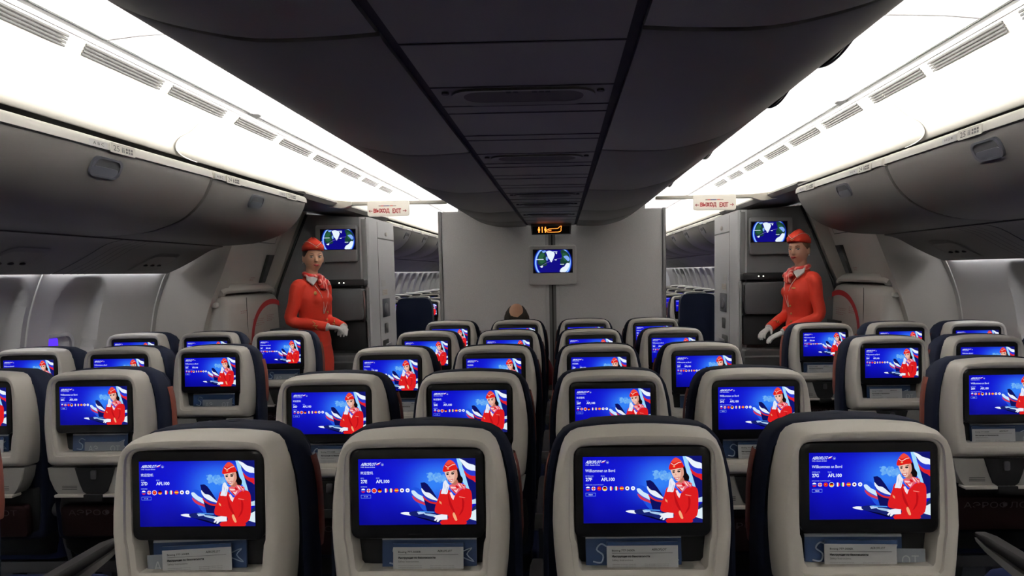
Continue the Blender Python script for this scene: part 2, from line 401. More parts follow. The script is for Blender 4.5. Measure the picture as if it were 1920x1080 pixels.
# --- doors, frames and the soffit over the door area
def door(s, idx, side):
    lining = smooth_poly([(2.20, 2.05), (2.33, 1.75), (2.44, 1.48), (2.54, 1.25), (2.62, .95), (2.66, .5), (2.64, 0)], 4, False)
    mb = MB()      # frame wall round the door (continuous lining)
    mb.loft([[(x*s, y, z) for x, z in lining] for y in (4.80, 4.98)], M['door'], closed=False)
    mb.loft([[((x+.14)*s, y, z) for x, z in lining] for y in (4.98, 5.80)], M['door'], closed=False)
    mb.loft([[((x+d)*s, 4.98, z) for x, z in lining] for d in (0, .14)], M['door'], closed=False)
    mb.loft([[((x+d)*s, y, z) for x, z in lining] for y, d in ((5.80, .14), (5.80, 0), (5.90, 0))], M['door'], closed=False)
    # end wall between sidewall and door lining
    pl = [(x, z) for x, z in lining if z < 1.62]+[(wprof(z), z) for _, z in reversed(lining) if z < 1.62]
    mb.loft([[(x*s, 4.80, z) for x, z in lining], [(max(x+.05, wprof(min(z, 1.6)))*s, 4.70, z) for x, z in lining]], M['door'], closed=False)
    o = mb.build('trim_%d' % (60+idx), smooth=30, fix=False); o['kind'] = 'structure'
    d = empty('door_%d' % idx, (0, 0, 0)); d['kind'] = 'structure'
    lx = lambda z: next((x0+(x1-x0)*(z0-z)/(z0-z1) for (x0, z0), (x1, z1) in zip(lining, lining[1:]) if z1 <= z <= z0), 2.64)+.10
    mb = MB()
    rows = [[(lx(z)*s, y, z) for z in [2.0-.05*k for k in range(34)]+[.3, .05]] for y in (5.0, 5.03, 5.75, 5.78)]
    mb.loft(rows, M['door'], closed=False); mb.build('door_panel', d, fix=False)
    mb = MB()       # header panel with its thin outline
    for z0, z1, ya, yb in ((1.84, 1.835, 5.02, 5.70), (1.76, 1.755, 5.02, 5.70)):
        mb.add([((lx(z)-.004)*s, y, z) for y, z in ((ya, z0), (yb, z0), (yb, z1), (ya, z1))], [(0, 1, 2, 3)], M['groove'])
    mb.add([((lx(z)-.004)*s, y, z) for y, z in ((5.70, 1.84), (5.705, 1.84), (5.705, 1.755), (5.70, 1.755))], [(0, 1, 2, 3)], M['groove'])
    mb.build('panel_line', d, fix=False)
    mb = MB()       # bustle: big rounded box that carries the slide pack
    x0, x1 = 2.44, 2.74
    pr = smooth_poly([(x1, 1.34), (x0+.12, 1.335), (x0+.03, 1.31), (x0, 1.26)], 4, False)+[(x0-.01, 1.0), (x0, .5), (x0+.06, .32), (x1, .28)]
    cut = lambda y: pr
    rings = []
    for y, ins in ((4.86, .05), (4.875, .015), (4.90, 0), (5.74, 0), (5.765, .015), (5.78, .05)):
        rings.append([((x+(ins if x < 2.7 else 0))*s, y, z-(ins*.6 if z > 1 else -ins*.6)) for x, z in pr])
    mb.loft(rings, M['door'], cap0=True, cap1=True)
    mb.build('bustle', d, smooth=40)
    mb = MB()       # lid above the bustle
    pr2 = smooth_poly([(2.74, 1.42), (2.60, 1.42), (2.50, 1.405), (2.465, 1.37)], 4, False)+[(2.47, 1.352), (2.74, 1.352)]
    mb.loft([[(x*s, y, z-i) for x, z in pr2] for y, i in ((4.87, .02), (4.93, 0), (5.70, 0), (5.76, .02))], M['door'], cap0=True, cap1=True)
    mb.build('bustle_lid', d, smooth=40)
    mb = MB(); bx = 2.437
    mb.tube([((bx-.004)*s, 5.16, z) for z in (1.31, 1.0, .7, .4)], .0025, M['groove'], 4)      # seam
    mb.box((min(2.40*s, 2.45*s), 5.55, .62), (max(2.40*s, 2.45*s), 5.775, 1.02), M['galdark'])
    mb.build('bustle_seam', d, fix=False)
    # arrow and lettering printed on the bustle
    mb = MB()
    A = lambda y, z: ((bx-.009+.011*max(0, (z-1.0)/.26))*s-.0*s, y, z)
    cy, cz, R_, wd = 5.62, .93, .40, .022
    ang = [math.radians(a) for a in range(55 if True else 0, 184, 4)]
    o1 = [A(cy-(R_+wd)*math.cos(PI-a)*1.0 if False else cy+(R_+wd)*math.cos(a), cz+(R_*.82+wd)*math.sin(a)) for a in ang]
    i1 = [A(cy+(R_-wd)*math.cos(a), cz+(R_*.82-wd)*math.sin(a)) for a in ang]
    o1 = [(p[0]-.0015*s, min(p[1], 5.77), p[2]) for p in o1]; i1 = [(p[0]-.0015*s, min(p[1], 5.77), p[2]) for p in i1]
    nn = len(o1); mb.add(o1+i1, [(k, k+1, nn+k+1, nn+k) for k in range(nn-1)], M['darkred'])
    ty = cy-R_
    mb.add([A(ty-.06, .93), A(ty+.06, .93), A(ty, .81)], [(0, 1, 2)], M['darkred'])
    d1 = -s    # reading direction seen from inside the cabin
    def T(u, v): p = A((5.20+u) if s == -1 else (5.72-u), v); return (p[0]-.001*s, p[1], p[2])
    put_text(mb, 'ОТКРЫТО', T, .02, .915, w=.34, h=.055, m=M['redink'])
    put_text(mb, 'OPEN', T, .10, .835, w=.2, h=.055, m=M['redink'])
    for k, (yy, zz, ww) in enumerate([(.05, 1.12, .20), (.05, 1.105, .18), (.05, 1.085, .20), (.05, 1.07, .15), (.30, 1.14, .14), (.30, 1.125, .12), (.30, 1.11, .14), (.30, 1.095, .10), (-.14, 1.20, .11), (-.14, 1.185, .08)]):
        put_text(mb, 'инструкция instruction'[:int(ww*110)], T, yy, zz, w=ww, h=.009, m=M['redink'])
    mb.build('printed_arrow', d, fix=False)
    mb = MB()      # assist handle on the aft frame and slim recess by the hinge side
    mb.tube([((2.52)*s, 4.86, 1.50), (2.49*s, 4.87, 1.48), (2.53*s, 4.87, 1.30), (2.57*s, 4.86, 1.29)], .014, M['door'], 8)
    mb.rbox((min(2.50*s, 2.58*s), 4.83, 1.245), (max(2.50*s, 2.58*s), 4.92, 1.285), .012, M['lip'])
    mb.build('assist_handle', d)
    mb = MB()
    q = [(5.62, 1.66), (5.72, 1.66), (5.73, 1.42), (5.66, 1.42)]
    mb.loft([[((lx(z)-.004)*s, y, z) for y, z in q], [((lx(z)-.03)*s, y, z) for y, z in q]], M['galdark'], cap0=True, cap1=True)
    mb.build('gust_lock_recess', d)
    mb = MB(); put_text(mb, 'АВАРИЙНЫЙ', lambda u, v: ((lx(v)-.006)*s, (5.47+u) if s == -1 else (5.60-u), v), 0, 1.46, w=.08, h=.012, m=M['redink'])
    put_text(mb, 'ВЫХОД', lambda u, v: ((lx(v)-.006)*s, (5.47+u) if s == -1 else (5.60-u), v), 0, 1.44, w=.06, h=.012, m=M['redink'])
    mb.build('door_placard', d, fix=False)
for s, i, side in ((-1, 1, 'left'), (1, 2, 'right')):
    door(s, i, side)
    # soffit above the door zone, its shade put into the dark colour
    mb = MB()
    mb.loft([[(x*s, y, z) for x, z in ((1.80, 2.075), (1.73, 2.07), (1.715, 2.055), (1.75, 2.028), (1.9, 2.025), (2.22, 2.045))] for y in (4.63, 6.86)], M['psu'], closed=False)
    mb.build('ceiling_soffit_'+side, smooth=30, fix=False)['kind'] = 'structure'
    # blanking lining behind the bin ends above the sidewall
    mb = MB()
    mb.loft([[(x*s, y, z) for x, z in ((2.22, 2.06), (2.36, 1.86), (2.52, 1.70), (2.74, 1.585))] for y in (4.40, 4.80)], M['door'], closed=False)
    mb.build('trim_%d' % (70+i), smooth=30, fix=False)['kind'] = 'structure'
# ================================================================== side bins, service panels, centre bins
def ordinal(i): return ('first', 'second', 'third', 'fourth', 'fifth', 'sixth', 'seventh', 'eighth', 'ninth', 'tenth', 'eleventh', 'twelfth')[i]
BODY = smooth_poly([(1.708, 1.983), (1.722, 1.94), (1.77, 1.86), (1.87, 1.775), (2.04, 1.715), (2.22, 1.698), (2.32, 1.695)], 4, False)
LIP = smooth_poly([(1.80, 2.028), (1.745, 2.034), (1.712, 2.025), (1.700, 2.008), (1.698, 1.985)], 3, False)
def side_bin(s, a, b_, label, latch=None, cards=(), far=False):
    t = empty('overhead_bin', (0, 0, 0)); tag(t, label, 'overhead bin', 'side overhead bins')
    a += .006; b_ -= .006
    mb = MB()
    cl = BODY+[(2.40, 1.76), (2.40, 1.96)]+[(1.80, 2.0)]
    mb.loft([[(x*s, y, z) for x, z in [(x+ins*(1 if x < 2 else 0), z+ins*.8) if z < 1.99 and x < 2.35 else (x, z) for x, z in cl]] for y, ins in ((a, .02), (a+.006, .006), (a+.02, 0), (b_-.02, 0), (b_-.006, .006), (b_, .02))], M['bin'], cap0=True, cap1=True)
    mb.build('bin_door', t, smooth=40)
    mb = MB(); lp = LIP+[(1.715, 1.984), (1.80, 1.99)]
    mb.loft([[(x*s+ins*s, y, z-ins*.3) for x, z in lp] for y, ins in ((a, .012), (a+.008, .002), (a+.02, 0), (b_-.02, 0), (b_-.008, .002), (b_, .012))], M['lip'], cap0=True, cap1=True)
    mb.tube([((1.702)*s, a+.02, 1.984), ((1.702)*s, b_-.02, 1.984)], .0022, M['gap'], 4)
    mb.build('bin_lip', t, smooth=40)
    if latch is not None:
        mb = MB()
        def P(u, v, off=0):   # on the door face: u along y, v along the curve from z=1.935
            z = 1.925+v; 
            x = next((x0+(x1-x0)*(z0-z)/(z0-z1) for (x0, z0), (x1, z1) in zip(BODY, BODY[1:]) if z1 <= z <= z0), 1.72)
            return ((x-off)*s, latch+u, z-off*.4)
        out = rrect(-.085, .085, -.042, .033, .03, 4); inn = rrect(-.072, .072, -.034, .025, .026, 4)
        mb.loft([[P(u, v, -.002) for u, v in out], [P(u, v, .009) for u, v in out], [P(u, v, .009) for u, v in inn], [P(u, v, .003) for u, v in inn]], M['handle'])
        mb.add([P(u, v, .0045) for u, v in inn], [tuple(range(len(inn)))], M['handledark'])
        low = rrect(-.07, .07, -.034, -.004, .012, 4)
        mb.loft([[P(u, v, .005) for u, v in low], [P(u, v, .008) for u, v in low]], M['handle'], cap1=True)
        mb.build('latch', t, smooth=40)
    for y, num in cards:
        mb = MB()
        def Q(u, v, off=.0015): return ((1.6975-off)*s, (y-u*s if s == 1 else y+u), 1.996+v)
        hw = .075
        mb.loft([[Q(u, v, 0) for u, v in rrect(-hw, hw, -.017, .022, .004, 2)], [Q(u, v, .0035) for u, v in rrect(-hw, hw, -.017, .022, .004, 2)]], M['placard'], cap1=True)
        f = lambda u, v: Q(u, v, .0042)
        if num:
            n_u = -.06
            put_text(mb, num, f, n_u, -.009, h=.022, w=.036, m=M['ink'])
            for k, c in enumerate(((-.010, .003), (.0, .003))):
                mb.add([f(c[0]+uu, vv) for uu, vv in ((0, -.009), (.006, -.009), (.006, .006), (0, .006))], [(0, 1, 2, 3)], M['ink'])
                mb.add([f(c[0]+.003+.003*math.cos(q), .0095+.003*math.sin(q)) for q in [i*PI/4 for i in range(8)]], [tuple(range(8))], M['ink'])
            for k in range(3):
                for r_ in range(2):
                    mb.add([f(.014+.016*k+uu, -.009+.012*r_+vv) for uu, vv in ((0, 0), (.012, 0), (.012, .009), (0, .009))], [(0, 1, 2, 3)], M['groove'])
        mb.build('row_placard', t, fix=False)
        mb = MB(); off = -.14
        mb.add([Q(off+u, v, .001) for u, v in ((-.05, -.012), (.05, -.012), (.05, .014), (-.05, .014))], [(0, 1, 2, 3)], M['white'])
        put_text(mb, 'A B C' if s == -1 else 'H J K', lambda u, v: Q(u, v, .0018), off-.03, -.004, w=.06, h=.012, m=M['groove'])
        mb.build('seat_letter_card', t, fix=False)
    return t
for s, sd in ((-1, 'left'), (1, 'right')):
    side_bin(s, 3.372, 4.612, 'closed grey %s side bin next to the exit door, placards 24 and 23' % sd, 3.89, ((3.56, '24'), (4.33, '23')))
    side_bin(s, 1.60, 3.368, 'long closed grey %s side bin with the placard 25 over its latch' % sd, 2.60, ((2.66, '25'),))
    side_bin(s, -.3, 1.596, 'grey %s side bin at the edge of the view, behind the one marked 25' % sd, .6, ())
    side_bin(s, -3.9, -.304, 'grey %s side bin running back behind the camera' % sd, None, ())
    for i in range(8):
        a = 6.88+i*1.0
        side_bin(s, a, a+.996 if i < 7 else Y1, '%s overhead bin along the %s side of the far cabin' % (ordinal(i), sd), a+.80, ((a+.55, ''),) if i < 4 else ())
# --- passenger service panels below the bins (thing per unit) with the recessed reading light wells
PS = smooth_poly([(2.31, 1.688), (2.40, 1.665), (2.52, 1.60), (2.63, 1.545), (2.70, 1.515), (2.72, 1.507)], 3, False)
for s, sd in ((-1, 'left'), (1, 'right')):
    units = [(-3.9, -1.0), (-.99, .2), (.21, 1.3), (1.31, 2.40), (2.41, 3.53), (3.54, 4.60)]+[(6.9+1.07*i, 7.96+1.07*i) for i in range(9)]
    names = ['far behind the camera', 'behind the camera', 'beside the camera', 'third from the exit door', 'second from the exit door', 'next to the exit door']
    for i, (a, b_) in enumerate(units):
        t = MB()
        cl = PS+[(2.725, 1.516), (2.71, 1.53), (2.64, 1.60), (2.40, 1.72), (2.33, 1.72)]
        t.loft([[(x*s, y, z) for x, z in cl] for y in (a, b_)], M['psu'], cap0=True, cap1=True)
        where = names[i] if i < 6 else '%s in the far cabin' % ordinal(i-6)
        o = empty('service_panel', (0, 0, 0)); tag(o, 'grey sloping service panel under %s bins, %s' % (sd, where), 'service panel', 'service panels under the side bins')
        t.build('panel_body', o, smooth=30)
        if b_-a < 1.3 and i < 9:
            t = MB()
            def PP(y, f, off=.002):
                k = f*(len(PS)-1); j = min(int(k), len(PS)-2); q = k-j
                x = PS[j][0]*(1-q)+PS[j+1][0]*q; z = PS[j][1]*(1-q)+PS[j+1][1]*q
                return ((x-off*.4)*s, y, z-off)
            m0 = (a+b_)/2-.1
            for k in range(4):    # thin ribs
                t.loft([[PP(y, f) for f in (0, .25, .5, .75, 1)] for y in (m0-.35+.055*k, m0-.345+.055*k)], M['groove'], closed=False)
            t.build('panel_seam', o, fix=False)
            t = MB()
            L_ = .26
            ring = rrect(-L_, L_, .30, .74, .10, 4)
            t.loft([[PP(m0+.25+u*.55, v, .002) for u, v in ring], [PP(m0+.25+u*.5, .52+(v-.52)*.8, .006) for u, v in ring]], M['psu'])
            t.add([PP(m0+.25+u*.5, .52+(v-.52)*.8, .0058) for u, v in ring], [tuple(range(len(ring)))], M['psu'])
            for k in (-.07, 0, .07):
                t.ell(PP(m0+.25+k, .52, .006), (.014, .014, .008), M['groove'], 10, 6)
            t.build('reading_light_well', o)
# --- centre bins
CB = smooth_poly([(.212, 1.862), (.30, 1.857), (.41, 1.857), (.50, 1.872), (.585, 1.896), (.66, 1.934), (.73, 1.982), (.79, 2.027), (.845, 2.066), (.885, 2.10), (.90, 2.13)], 3, False)
seams = [-3.9, -2.08, -1.03, .02, 1.075, 2.13, 3.15, 4.20, 5.0, 5.61, 7.6, 9.6, 12.0, 14.4, 16.9]
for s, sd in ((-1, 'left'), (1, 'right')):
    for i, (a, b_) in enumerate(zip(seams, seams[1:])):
        if i == 9: a = 5.69  # bins from here on are unseen, added to shield the tubes
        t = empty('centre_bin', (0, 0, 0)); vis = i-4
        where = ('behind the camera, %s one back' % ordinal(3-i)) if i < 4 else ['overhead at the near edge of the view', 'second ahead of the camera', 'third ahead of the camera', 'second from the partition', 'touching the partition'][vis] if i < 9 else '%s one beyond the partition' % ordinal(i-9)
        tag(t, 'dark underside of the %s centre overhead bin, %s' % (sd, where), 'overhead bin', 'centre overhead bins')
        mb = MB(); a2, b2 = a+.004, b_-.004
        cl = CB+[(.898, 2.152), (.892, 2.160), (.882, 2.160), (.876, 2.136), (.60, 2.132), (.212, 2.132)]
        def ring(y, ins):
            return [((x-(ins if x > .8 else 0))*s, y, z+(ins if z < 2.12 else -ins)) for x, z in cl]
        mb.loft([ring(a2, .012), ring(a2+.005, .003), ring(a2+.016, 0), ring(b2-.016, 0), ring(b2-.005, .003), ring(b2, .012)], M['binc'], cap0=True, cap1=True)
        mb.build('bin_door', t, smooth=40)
        if 4 <= i <= 7:         # dark lens-shaped finger recess in the outer edge
            mb = MB(); yc = {4: 2.02, 5: 2.42, 6: 3.55, 7: 4.72}[i]; yc = min(max(yc, a+.2), b_-.2)
            up = []; dn = []
            for k in range(13):
                q = k/12*2-1; hh = (1-q*q)
                up.append(((.888+.003)*s, yc+q*.17, 2.106+.020*hh)); dn.append(((.858+.001)*s, yc+q*.17, 2.104-.036*hh))
            mb.loft([dn, up], M['gap'], closed=False)
            mb.tube([(p[0]+.004*s, p[1], p[2]-.002) for p in dn], .004, M['binc'], 5)
            mb.build('finger_recess', t, fix=False)
# --- centre service strip
mb = MB()
t = empty('centre_service_strip', (0, 0, 0)); tag(t, 'long grey service strip between the two rows of centre bins', 'service strip')
mb.box((-.19, -3.9, 1.862), (.19, 5.55, 1.90), M['binc']); mb.build('strip_body', t, smooth=0)
mb = MB()
for s in (-1, 1): mb.box((min(.191*s, .211*s), -3.9, 1.870), (max(.191*s, .211*s), 5.6, 1.93), M['gap'])
mb.build('side_joint', t, smooth=0)
mb = MB()
for y in (1.115, 1.375, 1.53, 1.60, 1.86, 1.925, 2.145, 2.34, 2.42, 2.63, 2.72, 2.93, 3.02, 3.22, 3.5, 3.66, 3.95, 4.25, 4.65, 4.95):
    mb.box((-.19, y, 1.8605), (.19, y+.005, 1.8625), M['groove'])
mb.build('cross_joint', t, smooth=0)['kind'] = 'stuff'
for y, l in ((1.452, .062), (2.24, .06), (3.33, .07), (3.80, .07), (4.50, .08)):
    mb = MB()
    for zz, k in ((0, 1),):
        rg = rrect(-.155, .155, -l, l, min(l*.95, .05), 6); ri = rrect(-.13, .13, -l*.72, l*.72, min(l*.7, .04), 6)
        mb.loft([[(u, y+v, 1.8615) for u, v in rg], [(u, y+v, 1.857) for u, v in rg], [(u, y+v, 1.859) for u, v in ri]], M['binc'])
        mb.add([(u, y+v, 1.8595) for u, v in ri], [tuple(range(len(ri)))], M['groove'])
    for x in (-.165, .165):
        mb.tube([(x, y-l*.6, 1.863), (x, y-l*.6, 1.8575)], .008, M['groove'], 8)
    mb.build('oxygen_hatch', t, smooth=40)
mb = MB()
for k, x in enumerate((-.035, -.02, .02, .035, .048)):
    mb.add([(x+u, 1.405+v, 1.8588) for u, v in ((0, 0), (.010, 0), (.010, .014), (0, .014))], [(0, 3, 2, 1)], M['gap'])
mb.build('unlit_symbol', t, fix=False)
# lit lavatory sign at the front end
t = empty('lavatory_sign', (0, 5.34, 1.86)); tag(t, 'dark hanging sign with glowing amber lavatory symbols above the partition screen', 'sign')
mb = MB(); mb.loft([[(x, y, z) for x, z in ((-.165, 0), (.165, 0), (.158, -.082), (-.158, -.082))] for y in (0, .06)], M['psu'], cap0=True, cap1=True)
mb.box((-.15, -.004, -.078), (.15, .001, -.02), M['bezel']); mb.build('sign_body', t, smooth=0)
mb = MB(); am = M['amberc']
def PT(u, v): return (u, -.0065, v)
for k, x in enumerate((-.098, -.072, -.046)):
    mb.add([PT(x+.0055*math.cos(i*PI/4), -.027+.005*math.sin(i*PI/4)) for i in range(8)], [tuple(range(8))], am)
    body = [(0, .0), (.008, -.004), (.008, -.022), (.004, -.024), (.004, -.040), (-.004, -.040), (-.004, -.024), (-.008, -.022), (-.008, -.004)] if k != 1 else [(-.003, 0), (.003, 0), (.003, -.04), (-.003, -.04)]
    mb.add([PT(x+u, -.033+v*.9) for u, v in body], [tuple(range(len(body)))], am)
pl = smooth_poly([(-.034, -.052), (-.015, -.040), (.03, -.038), (.055, -.036), (.072, -.022), (.084, -.020), (.080, -.040), (.078, -.058), (.05, -.066), (-.02, -.066), (-.034, -.060)], 3)
mb.tube([PT(u, v) for u, v in pl]+[PT(*pl[0])], .0022, am, 5)
for x in (-.022, -.013, -.004): mb.add([PT(x+u, -.055+v) for u, v in ((0, 0), (.005, 0), (.005, .008), (0, .008))], [(0, 1, 2, 3)], am)
mb.build('lit_symbol', t, fix=False)
# --- air outlets in the ceiling rail
vents = [(1.2, 1.55), (1.6, 2.05), (2.08, 2.42), (2.47, 2.99), (3.02, 3.54), (3.64, 4.16), (4.22, 4.74), (4.80, 5.30), (5.40, 5.9), (5.98, 6.45), (6.55, 7.0)]
for s, sd in ((-1, 'left'), (1, 'right')):
    for i, (a, b_) in enumerate(vents):
        mb = MB()
        for k in range(4):
            x0 = 1.683+.015*k; z0 = 2.3540-.0070*k
            mb.loft([[(x0*s, y, z0-.0035), ((x0+.0042)*s, y, z0-.0055), ((x0+.0042)*s, y, z0+.004), (x0*s, y, z0+.004)] for y in (a+.012*k, b_-.012*(3-k))], M['gap'], cap0=True, cap1=True)
        o = mb.build('air_vent', fix=False)
        tag(o, 'slotted air vent in the %s ceiling rail, %s from the camera' % (sd, ordinal(i)), 'air vent', 'air vents along the %s ceiling rail' % sd)
# ================================================================== partition, monuments, signs, monitors
def globe(mb, x0, x1, z0, z1, y):
    """moving map picture: globe with blue rim, dark sea, green land and white ice, as flat coloured shapes"""
    L = [0]
    W = x1-x0; H = z1-z0
    def poly(pts, c, clip=True):
        L[0] += 1; c = lin(c)
        P = []
        for u, v in pts: P.append((x0+min(max(u, 0), 1)*W, y-.00005*L[0], z1-min(max(v, 0), 1)*H))
        mb.add(P, [tuple(range(len(P)))], M['art'], c)
    poly([(0, 0), (1, 0), (1, 1), (0, 1)], (.01, .01, .03))
    a = W/H
    def disc(r, c): poly([(.5+r*math.cos(t)/a, .56+r*math.sin(t)) for t in [i*2*PI/72 for i in range(72)]], c)
    disc(.86, (.05, .10, .45)); disc(.82, (.18, .38, .95)); disc(.79, (.62, .80, 1.0)); disc(.745, (.25, .40, .95)); disc(.72, (.06, .04, .50))
    g = (.10, .24, .20); g2 = (.16, .36, .24); wh = (.90, .95, 1.0); ic = (.50, .66, .95)
    S_ = lambda p: smooth_poly(p, 3)
    poly(S_([(.14, .18), (.22, .03), (.33, .05), (.30, .2), (.36, .33), (.33, .5), (.35, .66), (.26, .72), (.17, .7), (.10, .55)]), g)
    poly(S_([(.16, .22), (.25, .12), (.28, .25), (.24, .36), (.30, .5), (.2, .6), (.13, .45)]), g2)
    poly(S_([(.70, .05), (.80, .02), (.92, .2), (.95, .5), (.90, .66), (.84, .60), (.74, .72), (.69, .5), (.74, .3)]), g)
    poly(S_([(.76, .15), (.86, .2), (.90, .42), (.82, .5), (.76, .38)]), g2)
    poly(S_([(.78, .30), (.88, .27), (.94, .42), (.90, .52), (.84, .42)]), ic)
    poly(S_([(.33, .08), (.42, .03), (.52, .10), (.55, .2), (.52, .36), (.46, .55), (.42, .44), (.38, .36), (.35, .2)]), wh)
    poly(S_([(.33, .3), (.37, .33), (.36, .48), (.32, .42)]), ic)
    poly(S_([(.68, .98), (.72, .82), (.80, .74), (.86, .60), (.93, .62), (.91, .8), (.82, 1.0)]), wh)
    poly(S_([(.22, .06), (.30, .02), (.33, .07), (.26, .12)]), ic)
    poly(S_([(.54, .43), (.60, .42), (.585, .47)]), wh); poly(S_([(.57, .13), (.61, .12), (.60, .19)]), wh)
    poly(S_([(.16, .73), (.24, .69), (.22, .78)]), wh)
    for a_ in ((.06, .40, .26, .43), (.44, .07, .62, .10), (.69, .63, .79, .66)):
        poly([(a_[0], a_[1]), (a_[2], a_[1]), (a_[2], a_[3]), (a_[0], a_[3])], (.85, .92, 1))
    poly([(.15, .74), (.34, .56), (.6, .40), (.74, .36), (.74, .37), (.6, .41), (.34, .575), (.15, .752)], (.5, .45, .8))
# --- partition: two laminate panels with a dark gap and edge strips
t = empty('partition_screen', (0, 0, 0)); tag(t, 'wide grey laminate partition across the centre seats, with a dark joint down its middle', 'partition')
zt = 2.0
for s in (-1, 1):
    mb = MB(); mb.rbox((min(.055*s, .945*s), 5.63, .02), (max(.055*s, .945*s), 5.67, zt+.1 if False else zt), .02, M['part'], axis='y'); mb.build('panel', t)
    mb = MB(); mb.rbox((min(.943*s, .972*s), 5.615, .02), (max(.943*s, .972*s), 5.685, zt+.004), .012, M['partedge'], axis='x'); mb.build('edge_strip', t)
    mb = MB(); mb.box((min(.03*s, .058*s), 5.622, .02), (max(.03*s, .058*s), 5.675, zt), M['gal']); mb.build('joint_profile', t, smooth=0)
mb = MB(); mb.box((-.03, 5.64, .02), (.03, 5.68, zt), M['partedge']); mb.box((-.006, 5.636, .02), (.006, 5.645, zt), M['gap']); mb.build('centre_joint', t, smooth=0)
mb = MB(); mb.box((-.80, 5.64, zt-.02), (.80, 5.67, 2.30), M['part']); mb.build('upper_panel', t, smooth=0)
# --- monitors
def monitor(name, cx, y, cz, w_, h_, sx, sw, sh, szoff, label, tilt=0):
    t = empty(name, (cx, y, cz)); tag(t, label, 'monitor', 'cabin map monitors')
    mb = MB(); mb.rbox((-w_/2, -.05, -h_/2), (w_/2, .0, h_/2), .02, M['part'] if name == 'map_monitor' and abs(cx) < .5 else M['gal2'], seg=4); mb.build('housing', t)
    mb = MB(); mb.rbox((sx-sw/2-.006, -.0535, szoff-sh/2-.006), (sx+sw/2+.006, -.049, szoff+sh/2+.006), .004, M['bezel']); mb.build('bezel', t)
    mb = MB(); globe(mb, sx-sw/2, sx+sw/2, szoff-sh/2, szoff+sh/2, -.054); mb.build('map_screen', t, smooth=0, fix=False)
    return t
M['gal2'] = mat('monitor housing grey', (.16, .162, .165), .5)
monitor('map_monitor', .004, 5.618, 1.53, .405, .335, .003, .325, .19, .033, 'grey wall monitor with a globe map hanging at the centre of the partition')
# --- the two monuments beside the exits
def monument(s, side):
    t = empty('lavatory_monument', (0, 0, 0)); tag(t, 'grey full height monument with latches, %s of the partition' % ('left' if s < 0 else 'right'), 'cabin monument')
    mb = MB()   # body: aisle face x=1.66..; front face to sloping outer edge
    prof = [(1.66, 0), (1.66, 1.985), (2.19, 2.02), (2.33, 1.70), (2.47, 1.36), (2.60, .9), (2.62, 0)]
    mb.loft([[(x*s, y, z) for x, z in prof] for y in (5.852, 5.86, 6.74)], M['galface'], cap0=True, cap1=True, ms=[M['galface'], M['galface']])
    mb.build('front_wall', t, smooth=0)
    mb = MB()   # aisle side laminate with rounded corner
    pr = [(1.66, 6.75), (1.645, 6.75), (1.645, 5.90), (1.648, 5.872), (1.662, 5.855), (1.69, 5.845), (1.72, 5.846), (1.72, 5.86)]
    mb.loft([[(x*s, y, 0) for x, y in pr], [(x*s, y, 1.99) for x, y in pr]], M['gal'], cap0=True, cap1=True)
    mb.build('side_wall', t, smooth=50)
    mb = MB(); X = 1.6435
    for y in (6.15,):
        mb.box((min(X*s, (X+.002)*s), y, .2), (max(X*s, (X+.002)*s), y+.006, 1.97), M['gap'])
    mb.box((min(X*s, (X+.002)*s), 6.15, 1.81), (max(X*s, (X+.002)*s), 6.74, 1.822), M['gap'])
    mb.build('door_seam', t, smooth=0)
    def SB(y0, y1, z0, z1, d, m, name, r=.01):
        q = MB(); q.rbox((min((X-d)*s, X*s), y0, z0), (max((X-d)*s, X*s), y1, z1), r, m, axis='x'); return q.build(name, t)
    mb = MB(); mb.ell(((X-.01)*s, 6.42, 1.865), (.012, .022, .022), M['lip'], 12, 8); mb.build('stud', t)
    SB(6.25, 6.50, 1.06, 1.24, .004, M['handle'], 'latch_plate')
    mb = MB(); mb.ell(((X-.006)*s, 6.36, 1.15), (.008, .05, .05), M['metal'], 14, 8); mb.box((min((X-.016)*s, X*s), 6.35, 1.10), (max((X-.016)*s, X*s), 6.38, 1.19), M['metal']); mb.build('latch_knob', t)
    SB(6.30, 6.42, .90, 1.00, .003, M['gap'], 'keyhole_plate')
    SB(6.22, 6.42, .72, .84, .004, M['gap'], 'lock_plate')
    mb = MB(); mb.rbox((min((X-.02)*s, (X-.004)*s), 6.30, .755), (max((X-.02)*s, (X-.004)*s), 6.48, .80), .01, M['metal'], axis='x'); mb.build('lock_lever', t)
    mb = MB()
    mb.box((min((X-.001)*s, X*s), 6.26, 1.27), (max((X-.001)*s, X*s), 6.44, 1.33), M['placard'])
    mb.box((min((X-.001)*s, X*s), 6.24, 1.36), (max((X-.001)*s, X*s), 6.38, 1.42), M['white'])
    for k in range(3): put_text(mb, 'no smoking', lambda u, v: ((X-.0015)*s, (6.43-u) if s > 0 else (6.27+u), v), 0, 1.313-.016*k, w=.15, h=.009, m=M['redink'])
    mb.build('placard', t, smooth=0)
    mb = MB(); mb.tube([((X-.012)*s, 5.95, .62), ((X-.012)*s, 6.74, .62)], .022, M['galdark'], 8); mb.build('bumper_rail', t)
    # front face: housing ribs, jumpseat
    mb = MB(); mb.box((min(1.66*s, 1.70*s), 5.835, 0), (max(1.66*s, 1.70*s), 5.852, 1.97), M['gal2']); mb.build('corner_post', t, smooth=0)
    # sloping trim along the outer edge
    mb = MB(); pts = [(2.19*s, 5.845, 2.02), (2.33*s, 5.845, 1.70), (2.47*s, 5.845, 1.36), (2.6*s, 5.845, .9)]
    mb.tube(pts, .012, M['gap'], 6); mb.build('edge_gasket', t)
    return t
